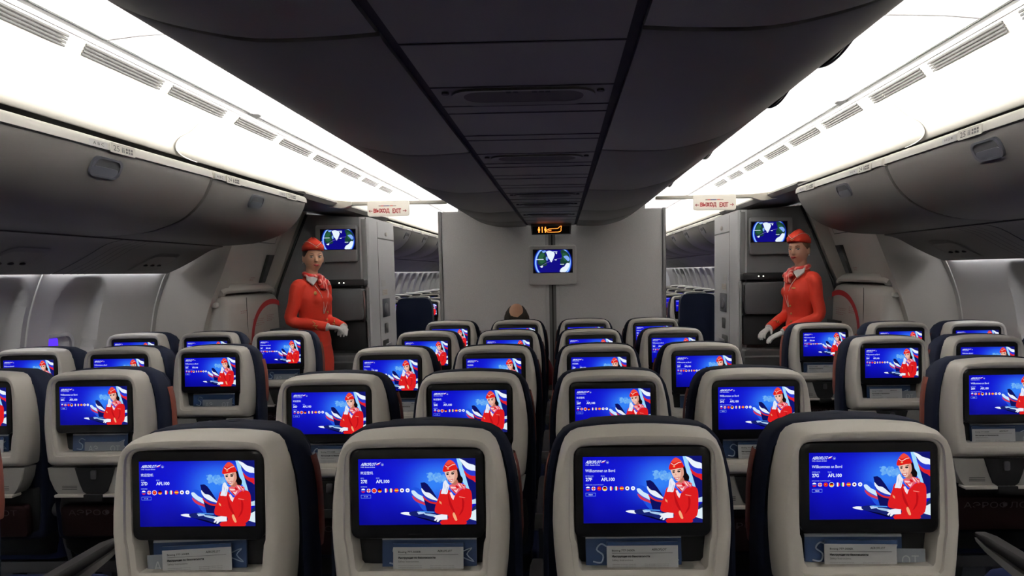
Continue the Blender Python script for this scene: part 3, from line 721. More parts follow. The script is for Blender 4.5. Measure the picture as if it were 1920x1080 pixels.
for s, side in ((-1, 'left'), (1, 'right')):
    monument(s, side)
    cx = 1.915*s
    monitor('map_monitor', cx, 5.845, 1.755, .37, .325, -.02*s, .31, .175, .035, 'grey boxed monitor with a globe map on the wall behind the %s attendant' % side)
    # folding crew seat
    t = empty('crew_jumpseat', (1.86*s, 5.85, 0)); tag(t, 'dark folded crew jumpseat on the grey wall behind the %s attendant' % side, 'jumpseat', 'folded crew jumpseats')
    mb = MB(); mb.rbox((-.20, -.10, 1.375), (.20, 0, 1.435), .012, M['black']); mb.build('control_strip', t)
    mb = MB()
    for x in (-.045, -.005): mb.ell((x*1-.02*s, -.102, 1.405), (.006, .004, .006), M['led'], 8, 6)
    mb.build('indicator_light', t)
    mb = MB(); mb.rbox((-.19, -.12, 1.07), (.185, 0, 1.355), .03, M['galdark'], seg=4); mb.build('backrest', t)
    mb = MB(); mb.rbox((-.185, -.06, .80), (.185, 0, 1.06), .01, M['black']); mb.build('lower_panel', t)
    mb = MB(); mb.rbox((-.20, -.16, .42), (.20, 0, .77), .02, M['galdark'], seg=4); mb.rbox((-.2, -.165, .70), (.2, -.16, .715), .003, M['gal2']); mb.build('folded_seat', t)
    mb = MB(); e = -.19*s
    mb.tube([(e, -.10, 1.33), (e*1.07, -.125, 1.25), (e*1.07, -.125, 1.14), (e, -.10, 1.06)], .008, M['metal'] if s < 0 else M['black'], 6); mb.build('harness_strap', t)
    mb = MB(); mb.rbox((-.21, -.05, .3), (-.195, 0, 1.36), .005, M['gal2']); mb.rbox((.195, -.05, .3), (.21, 0, 1.36), .005, M['gal2']); mb.build('side_rail', t)
# --- exit sign beams and exit signs
for s, side in ((-1, 'left'), (1, 'right')):
    mb = MB()
    mb.rbox((min(.84*s, 1.62*s), 5.28, 2.035), (max(.84*s, 1.62*s), 5.33, 2.062), .006, M['signw'])
    mb.prism([(1.60*s, 2.035), (1.60*s, 2.062), (1.86*s, 2.085), (1.82*s, 2.03), (1.69*s, 2.012), (1.65*s, 2.018)], 'y', 5.275, 5.335, M['signw'])
    o = mb.build('ceiling_beam'); tag(o, 'thin cream beam across the %s aisle that carries the exit sign' % side, 'ceiling beam', 'cream beams over the aisles')
    cx = -1.297 if s < 0 else 1.297
    t = empty('exit_sign', (cx, 5.27, 2.0)); tag(t, 'cream ВЫХОД EXIT sign with red arrows over the %s aisle' % side, 'exit sign', 'exit signs over the aisles')
    mb = MB(); mb.rbox((-.168, -.03, -.062), (.168, .0, .062), .018, M['signlit'], seg=4); mb.build('sign_panel', t)
    mb = MB(); T = lambda u, v: (u, -.0312, v)
    put_text(mb, 'ВЫХОД', T, -.115, -.038, w=.125, h=.036, m=M['redink'], bold=True)
    put_text(mb, 'EXIT', T, .036, -.038, w=.068, h=.036, m=M['redink'], bold=True)
    for a, d in ((-.155, 1), (.148, -1)):
        for q in ([(0, -.020), (.012, -.007), (.012, -.014), (.004, -.020), (.012, -.026), (.012, -.033)], [(0, -.0225), (0, -.0175), (.03, -.0175), (.03, -.0225)]):
            mb.add([T(a+u*d, v) for u, v in q], [tuple(range(len(q)))], M['redink'])
    mb.build('sign_lettering', t, fix=False)
    mb = MB()
    for u0, u1, c in ((-.075, -.058, (.55, .5, .45)), (-.058, -.035, (.75, .30, .22)), (-.035, .008, (.25, .25, .42)), (.008, .018, (.6, .6, .6)), (.018, .040, (.8, .40, .28)), (.040, .066, (.7, .66, .6))):
        cc = lin(c); mb.add([T(u0, .017), T(u1, .017), T(u1, .024), T(u0, .024)], [(0, 1, 2, 3)], M['flag'], cc)
    mb.build('colour_label', t, fix=False, smooth=0)
# ================================================================== the seatback picture
SW, SH = .2549, .1433
def screen_art():
    mb = MB(); L = [0]
    def P(u, v): return ((u-.5)*SW, -.00001*L[0]-.0002, -v*SH)
    def poly(pts, c, sm=0, c2=None):
        L[0] += 1
        if sm: pts = smooth_poly(pts, sm)
        pts = [(min(max(u, 0), 1), min(max(v, 0), 1)) for u, v in pts]
        mb.add([P(u, v) for u, v in pts], [tuple(range(len(pts)))], M['art'], lin(c))
    X = lambda x, y: ((x-310)/765, (y-320)/425)
    def px(pts, c, sm=0): poly([X(*p) for p in pts], c, sm)
    # background grid
    nx, ny = 40, 24
    rnd = random.Random(3)
    def bgc(u, v):
        g1 = math.exp(-(((u-.60)/.22)**2+((v-.42)/.38)**2))
        g2 = math.exp(-(((u-.80)/.25)**2+((v-.25)/.35)**2))
        g3 = math.exp(-(((u-.72)/.2)**2+((v-1.0)/.2)**2))
        t = min(1, .75*g1+.55*g2)
        base = Vector((.055, .06, .80)); light = Vector((.20, .50, .96)); dark = Vector((.03, .03, .48))
        c = base.lerp(light, t)
        c = c.lerp(dark, min(.8, .75*max(0, (v-.45)/.55)**1.3*(1-.3*t)+.5*g3+.25*max(0, .12-u)/.12+.2*max(0, (.1-v)/.1)))
        return lin(tuple(c))
    vs = [P(i/nx, j/ny) for j in range(ny+1) for i in range(nx+1)]
    fs = [(j*(nx+1)+i, j*(nx+1)+i+1, (j+1)*(nx+1)+i+1, (j+1)*(nx+1)+i) for j in range(ny) for i in range(nx)]
    cf = lambda p: bgc(p[0]/SW+.5, -p[2]/SH)
    mb.add(vs, fs, M['art'], cf)
    # cloud
    for k in range(60):
        a = rnd.random(); u = .60+.15*a+rnd.gauss(0, .012); v = .22+.12*rnd.random()+.10*a*(rnd.random()-.3)
        r = .006+.012*rnd.random(); b = .2+.6*rnd.random()
        poly([(u+r*(1+.3*rnd.random())*math.cos(t), v+r*1.5*(1+.3*rnd.random())*math.sin(t)) for t in [i*PI/4 for i in range(8)]], (.24+.30*b, .54+.22*b, .95), 2)
    # distant glow streak and small tail
    px([(655, 528), (668, 505), (700, 508), (722, 530), (748, 570), (756, 655), (720, 640)], (.12, .32, .86), 3)
    px([(655, 527), (674, 524), (700, 547), (728, 562), (746, 590), (748, 602), (715, 586), (690, 572), (664, 550)], (.80, .90, .98), 3)
    px([(660, 556), (690, 578), (715, 592), (748, 606), (752, 622), (725, 612), (690, 598), (668, 578)], (.80, .22, .32), 3)
    # middle tail fin
    px([(716, 474), (742, 471), (762, 484), (790, 522), (815, 562), (838, 604), (832, 662), (755, 658), (740, 600), (728, 540)], (.05, .06, .36), 1)
    px([(722, 508), (745, 533), (775, 541), (805, 566), (830, 590), (800, 586), (765, 572), (738, 552), (725, 532)], (.90, .93, .98), 3)
    px([(725, 533), (740, 554), (765, 574), (800, 588), (832, 594), (834, 602), (800, 598), (766, 588), (734, 564)], (.15, .22, .75), 3)
    px([(729, 558), (740, 570), (768, 590), (800, 600), (834, 604), (832, 614), (802, 612), (768, 602), (736, 580)], (.82, .15, .18), 3)
    px([(795, 700), (850, 610), (880, 600), (900, 740), (860, 742)], (.05, .05, .32))
    # big tail behind the woman
    px([(952, 320), (985, 320), (1010, 400), (1040, 520), (1020, 520), (990, 470)], (.62, .84, .98))
    px([(975, 320), (1075, 320), (1075, 560), (1040, 540), (1012, 440), (990, 360)], (.06, .08, .42))
    px([(970, 322), (1000, 332), (1030, 352), (1075, 368), (1075, 402), (1040, 396), (1012, 380), (985, 345)], (.92, .95, 1.0), 3)
    px([(990, 362), (1015, 384), (1045, 398), (1075, 402), (1075, 434), (1045, 430), (1018, 414), (998, 392)], (.16, .22, .80), 3)
    px([(1000, 396), (1020, 416), (1048, 432), (1075, 436), (1075, 474), (1058, 462), (1030, 448), (1008, 424)], (.85, .13, .16), 3)
    px([(1045, 530), (1075, 520), (1075, 590), (1052, 585)], (.06, .08, .40))
    px([(1048, 588), (1075, 580), (1075, 612), (1050, 614)], (.75, .86, .93)); px([(1050, 640), (1075, 618), (1075, 700), (1045, 690)], (.10, .16, .34))
    px([(1035, 668), (1075, 648), (1075, 722), (1020, 706)], (.86, .93, .96), 0)
    px([(1000, 735), (1020, 708), (1075, 722), (1075, 745), (1000, 745)], (.10, .12, .45))
    # nose and wing of the aircraft
    px([(582, 668), (612, 662), (646, 666), (650, 684), (622, 682), (596, 676)], (.93, .95, .98), 3)
    px([(640, 664), (690, 656), (740, 655), (800, 668), (850, 690), (880, 715), (905, 742), (850, 738), (780, 716), (700, 692), (650, 684)], (.08, .12, .42), 3)
    px([(690, 662), (735, 662), (745, 672), (700, 678)], (.70, .80, .95)); px([(740, 672), (810, 680), (850, 700), (790, 692), (745, 682)], (.65, .78, .92), 2)
    px([(655, 686), (750, 704), (840, 735), (800, 730), (720, 706)], (.02, .02, .18)); px([(690, 655), (800, 662), (805, 668), (720, 664)], (.30, .58, .92))
    # coat
    red = (.85, .11, .12); redd = (.72, .06, .09)
    px([(850, 520), (872, 516), (905, 524), (935, 560), (975, 522), (1016, 512), (1043, 528), (1050, 570), (1049, 640), (1040, 700), (1010, 725), (1004, 745), (848, 745), (852, 716), (888, 712), (890, 684), (832, 676), (806, 662), (812, 620), (832, 570), (842, 535)], red, 2)
    px([(893, 540), (905, 580), (925, 630), (940, 670), (934, 672), (912, 640), (898, 600)], redd, 2)
    px([(985, 575), (1000, 600), (990, 660), (960, 690), (985, 640)], redd, 2)
    px([(836, 590), (850, 600), (852, 616), (838, 606)], (.93, .60, .42)); px([(922, 676), (934, 668), (952, 715), (940, 720), (928, 700)], (.95, .66, .48), 2)
    px([(966, 564), (1008, 572), (1000, 574), (968, 569)], (.95, .55, .5))
    px([(905, 540), (916, 536), (932, 560), (940, 556), (928, 588), (915, 570)], (.96, .86, .88))
    # hair
    px([(930, 384), (958, 380), (970, 400), (976, 425), (992, 448), (990, 474), (974, 482), (955, 470), (945, 440), (935, 405)], (.06, .03, .05), 3)
    # neck
    px([(925, 462), (955, 455), (962, 492), (930, 498), (918, 480)], (.72, .44, .36), 2)
    # face
    px([(877, 402), (915, 396), (950, 392), (958, 415), (957, 440), (944, 462), (928, 478), (914, 478), (898, 462), (886, 440), (878, 420)], (.93, .75, .68), 3)
    px([(930, 396), (951, 393), (958, 415), (957, 440), (944, 462), (930, 476), (938, 440), (940, 415)], (.84, .60, .52), 2)
    px([(884, 412), (900, 408), (904, 412), (888, 416)], (.10, .05, .05)); px([(916, 408), (936, 403), (941, 408), (920, 412)], (.10, .05, .05))
    px([(886, 418), (900, 417), (899, 425), (888, 425)], (.12, .10, .12), 2); px([(917, 415), (936, 413), (934, 422), (920, 423)], (.12, .10, .12), 2)
    px([(904, 428), (914, 440), (903, 442)], (.84, .60, .53)); px([(896, 455), (912, 458), (930, 450), (925, 465), (910, 471), (900, 466)], (.75, .15, .18), 2)
    px([(900, 458), (912, 461), (926, 455), (922, 463), (910, 466)], (.98, .95, .95), 2)
    # hat
    px([(864, 404), (866, 380), (880, 352), (903, 328), (924, 334), (944, 352), (958, 380), (956, 392), (922, 397), (888, 404)], (.86, .12, .10), 2)
    px([(880, 356), (903, 330), (925, 336), (946, 356), (925, 352), (900, 362)], (.93, .28, .22), 2)
    px([(878, 362), (896, 375), (925, 358), (944, 356), (944, 360), (926, 363), (897, 380), (877, 367)], (.97, .80, .76))
    px([(888, 385), (897, 382), (905, 385), (897, 391)], (.95, .70, .45))
    # scarf
    px([(905, 492), (925, 486), (945, 490), (958, 476), (985, 482), (1010, 494), (1004, 520), (985, 514), (962, 534), (945, 548), (925, 530), (910, 512)], (.90, .38, .42), 2)
    for q in ([(912, 500), (940, 504), (960, 496), (942, 512), (918, 512)], [(960, 480), (970, 500), (984, 512), (974, 490)], [(978, 484), (992, 500), (1002, 512), (996, 492)], [(930, 520), (950, 524), (962, 510), (950, 540)]):
        px(q, (.97, .80, .80), 2)
    for q in ([(948, 492), (966, 502), (960, 512), (944, 504)], [(985, 486), (1000, 494), (996, 500)], [(920, 516), (936, 528), (946, 546), (930, 532)]):
        px(q, (.80, .08, .12), 2)
    # gloves
    px([(848, 544), (860, 510), (864, 478), (874, 462), (884, 460), (892, 478), (904, 492), (896, 520), (889, 548), (866, 546)], (.90, .91, .96), 2)
    px([(872, 478), (878, 500), (874, 520)], (.70, .74, .86)); px([(890, 500), (896, 505), (886, 540), (882, 536)], (.74, .78, .88))
    px([(888, 682), (850, 678), (828, 682), (806, 688), (797, 694), (812, 700), (800, 716), (808, 722), (822, 708), (818, 726), (828, 726), (840, 714), (888, 712)], (.92, .93, .97), 1)
    # flag buttons
    fl = {}
    F0 = .475
    cxs = [.040, .087, .135, .182, .233, .278, .325, .372, .420]
    W_ = (.96, .97, 1); B_ = (.15, .25, .80); R_ = (.85, .14, .14)
    pats = ['h', (W_, B_, R_)], ['uk', ()], ['s', ((.86, .15, .12),)], ['h', ((.05, .03, .04), (.80, .12, .12), (.95, .80, .15))], ['v', (B_, W_, R_)], ['v', ((.1, .5, .3), W_, R_)], ['h', ((.85, .2, .15), (.97, .78, .2), (.85, .2, .15))], ['dot', (W_, (.45, .1, .15))], ['dot', (W_, (.55, .62, .85))]
    a = SW/SH
    L[0] += 1; base = L[0]
    for cx, (k, c) in zip(cxs, pats):
        r = .0175
        def disc(c_, rr=r, l=0):
            L[0] = base+l; poly([(cx+rr*math.cos(t), F0+rr*a*math.sin(t)) for t in [i*PI/8 for i in range(16)]], c_)
        def band(v0, v1, c_, l, vert=False):
            pts = []
            for i in range(33):
                t = i*PI/16; q = math.sin(t) if not vert else math.cos(t)
                q2 = min(max(q, v0), v1)
                o_ = math.sqrt(max(0, 1-q2*q2))*(1 if (math.cos(t) if not vert else math.sin(t)) >= 0 else -1)
                uu, vv = (o_, q2) if not vert else (q2, o_)
                pts.append((cx+r*uu, F0+r*a*vv))
            L[0] = base+l; poly(pts, c_)
        if k == 'h' and len(c) == 3:
            for i, cc in enumerate(c): band(-1+2*i/3, -1+2*(i+1)/3, cc, i)
        elif k == 'v':
            for i, cc in enumerate(c): band(-1+2*i/3, -1+2*(i+1)/3, cc, i, True)
        elif k == 'uk': disc((.80, .83, .95)); band(-.2, .2, R_, 1); band(-.2, .2, R_, 2, True)
        elif k == 's':
            disc(c[0]); L[0] = base+2; poly([(cx-.004+.004*math.cos(t), F0-.006+.004*a*math.sin(t)) for t in [i*PI/4 for i in range(8)]], (.95, .75, .2))
        else:
            disc(c[0]); disc(c[1], .0075, 1)
    L[0] = base+5
    # logo: slanted name, swoosh, emblem
    mk = lambda u, v: P(u, v)
    put_text(mb, 'AEROFLOT', lambda u, v: P(u, .098-v), .022, 0, w=.125, h=.045, m=M['txt'], slant=.25, bold=True)
    poly([(.150, .085), (.168, .062), (.196, .048), (.180, .070), (.160, .082)], (.95, .95, 1)); poly([(.156, .094), (.172, .074), (.192, .066), (.178, .084)], (.80, .2, .3))
    poly([(.208+.012*math.cos(t), .082+.012*a*math.sin(t)) for t in [i*PI/8 for i in range(16)]], (.45, .52, .92))
    poly([(.208+.009*math.cos(t), .082+.009*a*math.sin(t)) for t in [i*PI/8 for i in range(16)]], (.10, .12, .62))
    poly([(.200, .080), (.207, .084), (.210, .074), (.216, .090), (.204, .092)], (.85, .88, 1))
    put_text(mb, '1923', lambda u, v: P(u, .128-v), .024, 0, w=.026, h=.017, m=M['txt'])
    put_text(mb, 'Russian Airlines', lambda u, v: P(u, .128-v), .058, 0, w=.085, h=.018, m=M['txt'], slant=.25)
    # button outline
    z = .565; h = .026
    for q in ([(.02, z-h), (.105, z-h), (.105, z-h+.005), (.02, z-h+.005)], [(.02, z+h-.005), (.105, z+h-.005), (.105, z+h), (.02, z+h)], [(.02, z-h), (.0225, z-h), (.0225, z+h), (.02, z+h)], [(.1025, z-h), (.105, z-h), (.105, z+h), (.1025, z+h)]):
        L[0] = base+5; poly(q, (.45, .60, .98))
    return mb
_art = screen_art()
_screen_proto = None
_txtcache = {}
def screen_text_mesh(lang, seat):
    key = (lang, seat)
    if key in _txtcache: return _txtcache[key]
    mb = MB(); T = lambda v0: (lambda u, v: ((u-.5)*SW, -.0022, -(v0-v)*SH))
    hi = {'de': 'Willkommen an Bord', 'zh': '欢迎登机', 'en': 'Welcome aboard'}[lang]
    l1 = {'de': ('SITZPLATZ', 'FLUG', 'SPRACHE AUSWÄHLEN', 'MEHR'), 'zh': ('座位', '航班', '选择语言', '下一步'), 'en': ('SEAT', 'FLIGHT', 'SELECT LANGUAGE', 'MORE')}[lang]
    put_text(mb, hi, T(.228), .020, 0, w={'de': .25, 'zh': .108, 'en': .2}[lang], h=.046, m=M['txt'])
    zh = lang == 'zh'
    put_text(mb, l1[0], T(.297), .020, 0, w=.03 if zh else .068, h=.022, m=M['txtd']); put_text(mb, l1[1], T(.297), .152, 0, w=.03, h=.022, m=M['txtd'])
    put_text(mb, seat, T(.362), .022, 0, w=.054, h=.052, m=M['txt'], bold=True); put_text(mb, 'AFL100', T(.362), .152, 0, w=.115, h=.052, m=M['txt'], bold=True)
    put_text(mb, l1[2], T(.425), .020, 0, w=.055 if zh else .15, h=.020, m=M['txtd'])
    put_text(mb, l1[3], T(.575), .045, 0, w=.035, h=.018, m=M['txt'])
    ci = {'zh': .135, 'de': .182, 'en': .087}[lang]; aa = SW/SH
    n = 20; o1 = [((ci+.021*math.cos(i*2*PI/n)-.5)*SW, -.0021, -(.475+.021*aa*math.sin(i*2*PI/n))*SH) for i in range(n)]; i1 = [((ci+.0175*math.cos(i*2*PI/n)-.5)*SW, -.0021, -(.475+.0175*aa*math.sin(i*2*PI/n))*SH) for i in range(n)]
    mb.add(o1+i1, [(i, (i+1) % n, n+(i+1) % n, n+i) for i in range(n)], M['txt'])
    o = mb.build('screen_text', smooth=0, fix=False); me = o.data; bpy.data.objects.remove(o)
    _txtcache[key] = me; return me
# ================================================================== seats
# seat frame of reference: origin on the floor under the screen plane; screen top at z=ZT, seat faces +y
ZT = 1.079; TILT = math.radians(3.1)
def shp(pts):      # half outline (x,z) list from bottom centre up the right side to top centre, mirrored to a ring
    return pts+[(-x, z) for x, z in reversed(pts) if x > 1e-6]
def outer(ins=0, drop=0):
    p = [(0, -.302), (.08, -.302), (.150, -.302), (.176, -.300), (.184, -.292)]
    p += [(.189, -.25), (.193, -.20), (.195, -.15), (.193, -.10), (.187, -.05), (.179, -.01)]
    p += [(.1732, .0115), (.1650, .0300), (.1525, .0430), (.136, .0502), (.115, .053), (.08, .056), (.04, .058), (0, .0585)]
    q = []
    for x, z in p:
        k = ins
        cz = -.12
        sx = max(0, (x-k)) if x > .12 else x*(1-k/.2)
        sz = z-k if z > 0 else (z+k if z < -.28 else z)
        q.append((sx, sz+drop*0))
    return shp(q)
def opening(ins=0):
    p = [(0, -.246), (.06, -.246), (.112, -.246), (.132, -.2445), (.1375, -.237)]
    p += [(.1395, -.215), (.1425, -.186), (.1465, -.176), (.1475, -.14), (.1475, -.06), (.1475, -.01)]
    p += [(.1465, .004), (.143, .012), (.137, .018), (.130, .021), (.110, .0225), (.08, .023), (.04, .0235), (0, .0235)]
    q = [(max(0, x-ins if x > .1 else x), z+(-ins if z > 0 else (ins if z < -.23 else 0))) for x, z in p]
    return shp(q)
def make_seat():
    root = empty('passenger_seat', (0, 0, 0))
    XF = Matrix.Translation((0, 0, ZT)) @ Matrix.Rotation(-TILT, 4, 'X')   # bottom leans to the camera
    A, B = outer, opening
    def R(pts, y): return [(x, y, z) for x, z in pts]
    def mix(a, b, t): return [(p[0]*(1-t)+q[0]*t, p[1]*(1-t)+q[1]*t) for p, q in zip(a, b)]
    O, I = A(), B()
    # back shell
    mb = MB()
    ring = [R(mix(I, O, 0), .055), R(mix(I, O, 0), .004), R(mix(I, O, .03), -.001), R(mix(I, O, .14), -.004), R(mix(I, O, .235), -.0045), R(mix(I, O, .26), -.0115), R(mix(I, O, .5), -.0145), R(mix(I, O, .66), -.0135), R(mix(I, O, .76), -.009), R(mix(I, O, .93), .010), R(mix(I, O, .985), .022), R(mix(I, O, 1), .036), R(mix(I, O, 1), .085)]
    mb.loft(ring, M['shell'])
    mb.build('back_shell', root, smooth=40, xf=XF)
    # recess behind, bezel
    mb = MB(); mb.box((-.15, .045, -.25), (.15, .055, .028), M['recess']); mb.box((-.137, .0, -.2505), (.137, .05, -.246), M['shell']); mb.build('literature_pocket', root, smooth=0, xf=XF)
    mb = MB()
    def bz(i): return rrect(-.1455+i, .1455-i, -.174+i, .0215-i, .018, 5)
    mb.loft([R(bz(0), .04), R(bz(0), .0), R(bz(.002), -.0025), R(bz(.008), -.003)], M['bezel'], cap1=True)
    mb.rbox((-.02, -.0036, -.166), (.01, -.003, -.163), .001, M['black'])
    bezel = mb.build('monitor_bezel', root, smooth=40, xf=XF)
    scr = MB(); scr.v, scr.f, scr.m, scr.c, scr.mats = _art.v, _art.f, _art.m, _art.c, _art.mats
    sc = scr.build('screen', root, smooth=0, fix=False, xf=XF @ Matrix.Translation((0, -.003, 0)))
    # ledge with its printed line
    mb = MB(); TT = lambda u, v: (u, -.0115, v)
    put_text(mb, 'Подъёмный столик', TT, -.055, -.279, w=.05, h=.006, m=M['ink']); put_text(mb, 'Tray table', TT, .045, -.279, w=.032, h=.005, m=M['ink'])
    mb.build('ledge_print', root, smooth=0, fix=False, xf=XF)
    # folded tray table below: grey tapering panel with the bright lower lip
    mb = MB()
    tp = [(-.185, -.304), (.185, -.304), (.178, -.345), (.160, -.385), (.146, -.402), (-.146, -.402), (-.160, -.385), (-.178, -.345)]
    mb.loft([R(tp, .06), R(tp, .004), R([(x*.985, z*.999) for x, z in tp], .0)], M['shell_low'], cap0=True, cap1=True)
    for sx in (-1, 1):
        for k in range(3): mb.box((sx*.10-.028, -.0012, -.385+.006*k), (sx*.10+.028, .0012, -.3835+.006*k), M['ink'])
    mb.build('tray_table', root, smooth=30, xf=XF)
    mb = MB(); mb.rbox((-.150, -.014, -.412), (.150, .03, -.401), .004, M['shell']); mb.build('tray_lip', root, xf=XF)
    mb = MB(); mb.prism([(-.075, -.3035), (.075, -.3035), (.058, -.36), (.045, -.392), (.03, -.402), (-.03, -.402), (-.045, -.392), (-.058, -.36)], 'y', -.006, .01, M['black'])
    mb.prism([(-.035, -.401), (.035, -.401), (.035, -.425), (-.035, -.425)], 'y', -.018, .01, M['black'])
    la = mb.build('tray_latch_plate', root, smooth=0, xf=XF)
    mb = MB(); mb.rbox((-.011, -.014, -.345), (.011, -.006, -.312), .005, M['steel']); o = mb.build('latch', la, xf=XF)
    # lower back: dark cover, pocket with printed name
    mb = MB(); mb.loft([[(x, y, z) for x, y in rrect(-.20*k, .20*k, -.035*0+yo, .13, .03, 3)] for z, k, yo in ((.68, .93, .035), (.60, 1, .03), (.44, 1, .05), (.40, .95, .08))], M['black'], cap0=True, cap1=True)
    mb.build('lower_back', root)
    mb = MB(); mb.rbox((-.165, .005, .50), (.165, .04, .625), .02, M['pocketred'])
    put_text(mb, 'АЭРОФЛОТ', lambda u, v: (u, .0035, v), -.13, .585, w=.26, h=.024, m=M['pockettxt'])
    mb.build('lower_pocket', root)
    # backrest cushion (faces forward) with a rounded navy outline wider than the shell
    mb = MB()
    def cush(ins, top=.0):
        p = [(0, -.60), (.10, -.60), (.17, -.60), (.198, -.59), (.206, -.56), (.214, -.45), (.218, -.30), (.218, -.20), (.214, -.12), (.206, -.05), (.194, .0), (.183, .022), (.168, .040), (.148, .051), (.12, .057), (.06, .0605), (0, .0615)]
        return shp([(max(0, x-ins) if x > .11 else x, z-ins if z > 0 else (z+ins if z < -.58 else z)) for x, z in p])
    mb.loft([R(cush(.03), .075), R(cush(.012), .062), R(cush(.002), .070), R(cush(0), .085), R(cush(0), .135), R(cush(.006), .155), R(cush(.03), .172)], M['navy'], cap0=True, cap1=True)
    mb.build('backrest', root, smooth=50, xf=XF)
    # headrest wings with orange face
    mb = MB()
    hp = shp([(0, -.20), (.10, -.20), (.165, -.195), (.182, -.16), (.186, -.08), (.178, .0), (.155, .030), (.10, .054), (0, .060)])
    mb.loft([R(hp, .150), R(hp, .185), R([(x*.93, z-.01) for x, z in hp], .20)], M['navy'], cap0=True, cap1=True)
    hr = mb.build('headrest', root, xf=XF)
    ov = [(.2125, -.24), (.2168, -.20), (.2158, -.16), (.2148, -.12), (.212, -.085), (.207, -.05), (.199, -.02)]
    for sx in (-1, 1):
        mb = MB(); mb.loft([[(sx*(x+.001), .128, z) for x, z in ov], [(sx*(x+.004), .134, z) for x, z in ov], [(sx*(x+.0035), .158, z) for x, z in ov], [(sx*(x-.004), .170, z) for x, z in ov]], M['orange'], closed=False)
        mb.build('headrest_wing', hr, xf=XF)
    mb = MB(); mb.prism([(-.05, .040), (.05, .040), (.05, .0545), (-.05, .0545)], 'y', .172, .19, M['orange'])
    mb.build('headrest_cloth', hr, xf=XF)
    # seat cushion, frame, legs
    mb = MB(); mb.loft([[(x, y, z) for x, y in rrect(-.215+i, .215-i, .10+i, .60-i, .05, 4)] for z, i in ((.36, .02), (.375, .0), (.44, 0), (.465, .012), (.475, .035))], M['navy2'], cap0=True, cap1=True)
    mb.build('seat_cushion', root, smooth=50)
    mb = MB(); mb.box((-.23, .12, .31), (.23, .17, .355), M['steel']); mb.box((-.23, .45, .31), (.23, .50, .355), M['steel']); mb.box((-.01, .16, .32), (.01, .46, .35), M['steel']); mb.build('seat_frame', root, smooth=0)
    for x in (-.15, .15):
        mb = MB(); mb.loft([[(x+a*.015, y+b_*.02, z) for a, b_ in ((-1, -1), (1, -1), (1, 1), (-1, 1))] for y, z in ((.15, .33), (.12, .0))], M['steel'], cap0=True, cap1=True)
        mb.loft([[(x+a*.015, y+b_*.02, z) for a, b_ in ((-1, -1), (1, -1), (1, 1), (-1, 1))] for y, z in ((.47, .33), (.52, .0))], M['steel'], cap0=True, cap1=True)
        mb.box((x-.02, .08, 0), (x+.02, .56, .02), M['steel']); mb.build('leg', root, smooth=0)
    return root
def make_armrest(parent, x, hw=.025):
    mb = MB()
    sec = [(-hw, 0), (hw, 0)]
    def ring(y, z, h, k): return [(x+a*hw*k, y, z+b_*h) for a, b_ in ((-.8, -1), (.8, -1), (1, -.6), (1, .6), (.8, 1), (-.8, 1), (-1, .6), (-1, -.6))]
    mb.loft([ring(.10, .612, .018, .9), ring(.14, .614, .020, 1), ring(.30, .616, .018, 1), ring(.50, .618, .014, 1), ring(.555, .616, .008, .8)], M['armtop'], cap0=True, cap1=True)
    a = mb.build('armrest', parent)
    mb = MB()
    pr = [(.12, .592), (.20, .588), (.36, .590), (.50, .600), (.552, .607), (.545, .597), (.50, .582), (.36, .562), (.24, .556), (.12, .560)]
    mb.prism([(y, z) for y, z in pr], 'x', x-hw*.92, x+hw*.92, M['armlow']); mb.build('armrest_trim', a, smooth=40)
    mb = MB(); mb.tube([(x-hw*1.1, .10, .60), (x+hw*1.1, .10, .60)], .030, M['armlow'], 16)
    mb.tube([(x-hw*1.25, .10, .60), (x+hw*1.25, .10, .60)], .012, M['metal'], 10); mb.build('armrest_pivot', a)
    mb = MB(); mb.loft([[(x+a_*.010, y+b_*.028, z) for a_, b_ in ((-1, -1), (1, -1), (1, 1), (-1, 1))] for y, z in ((.10, .60), (.13, .45), (.16, .33))], M['steel'], cap0=True, cap1=True); mb.build('armrest_post', a, smooth=0)
    return a
proto = make_seat()
arm_proto = make_armrest(proto, .235, .022)
arm_proto.location.z = -.02
def finish_seat(t, seat, lang, extra_arm=False):
    sc = [c for c in t.children if c.name.startswith('screen')][0]
    me = screen_text_mesh(lang, seat)
    o = bpy.data.objects.new('screen_text', me); COL.objects.link(o); o.parent = sc
    o.matrix_local = Matrix.Translation((0, 0, ZT)) @ Matrix.Rotation(-TILT, 4, 'X') @ Matrix.Translation((0, -.003, 0))
    if extra_arm:
        a = [c for c in t.children if c.name.startswith('armrest')][0]
        c = copy_tree(a, t); c.location = (-.47, 0, -.02)
Y27 = 1.391; PITCH_ = .813; DYS = .178
colx = dict(D=-.7265, E=-.2435, F=.2435, G=.7265, C=-1.674, B=-2.133, A=-2.592, H=1.671, J=2.130, K=2.589)
seatpos = {}
first = True
rowname = {27: 'nearest row', 26: 'second nearest row', 25: 'third row ahead', 24: 'fourth row ahead', 23: 'fifth row ahead, by the partition'}
blk = lambda c: 'left window block' if c in 'ABC' else ('right window block' if c in 'HJK' else 'centre block')
posn = dict(D='leftmost of the centre four', E='second of the centre four', F='third of the centre four', G='rightmost of the centre four',
            A='by the left windows', B='middle of the left three', C='aisle end of the left three', H='aisle end of the right three', J='middle of the right three', K='by the right windows')
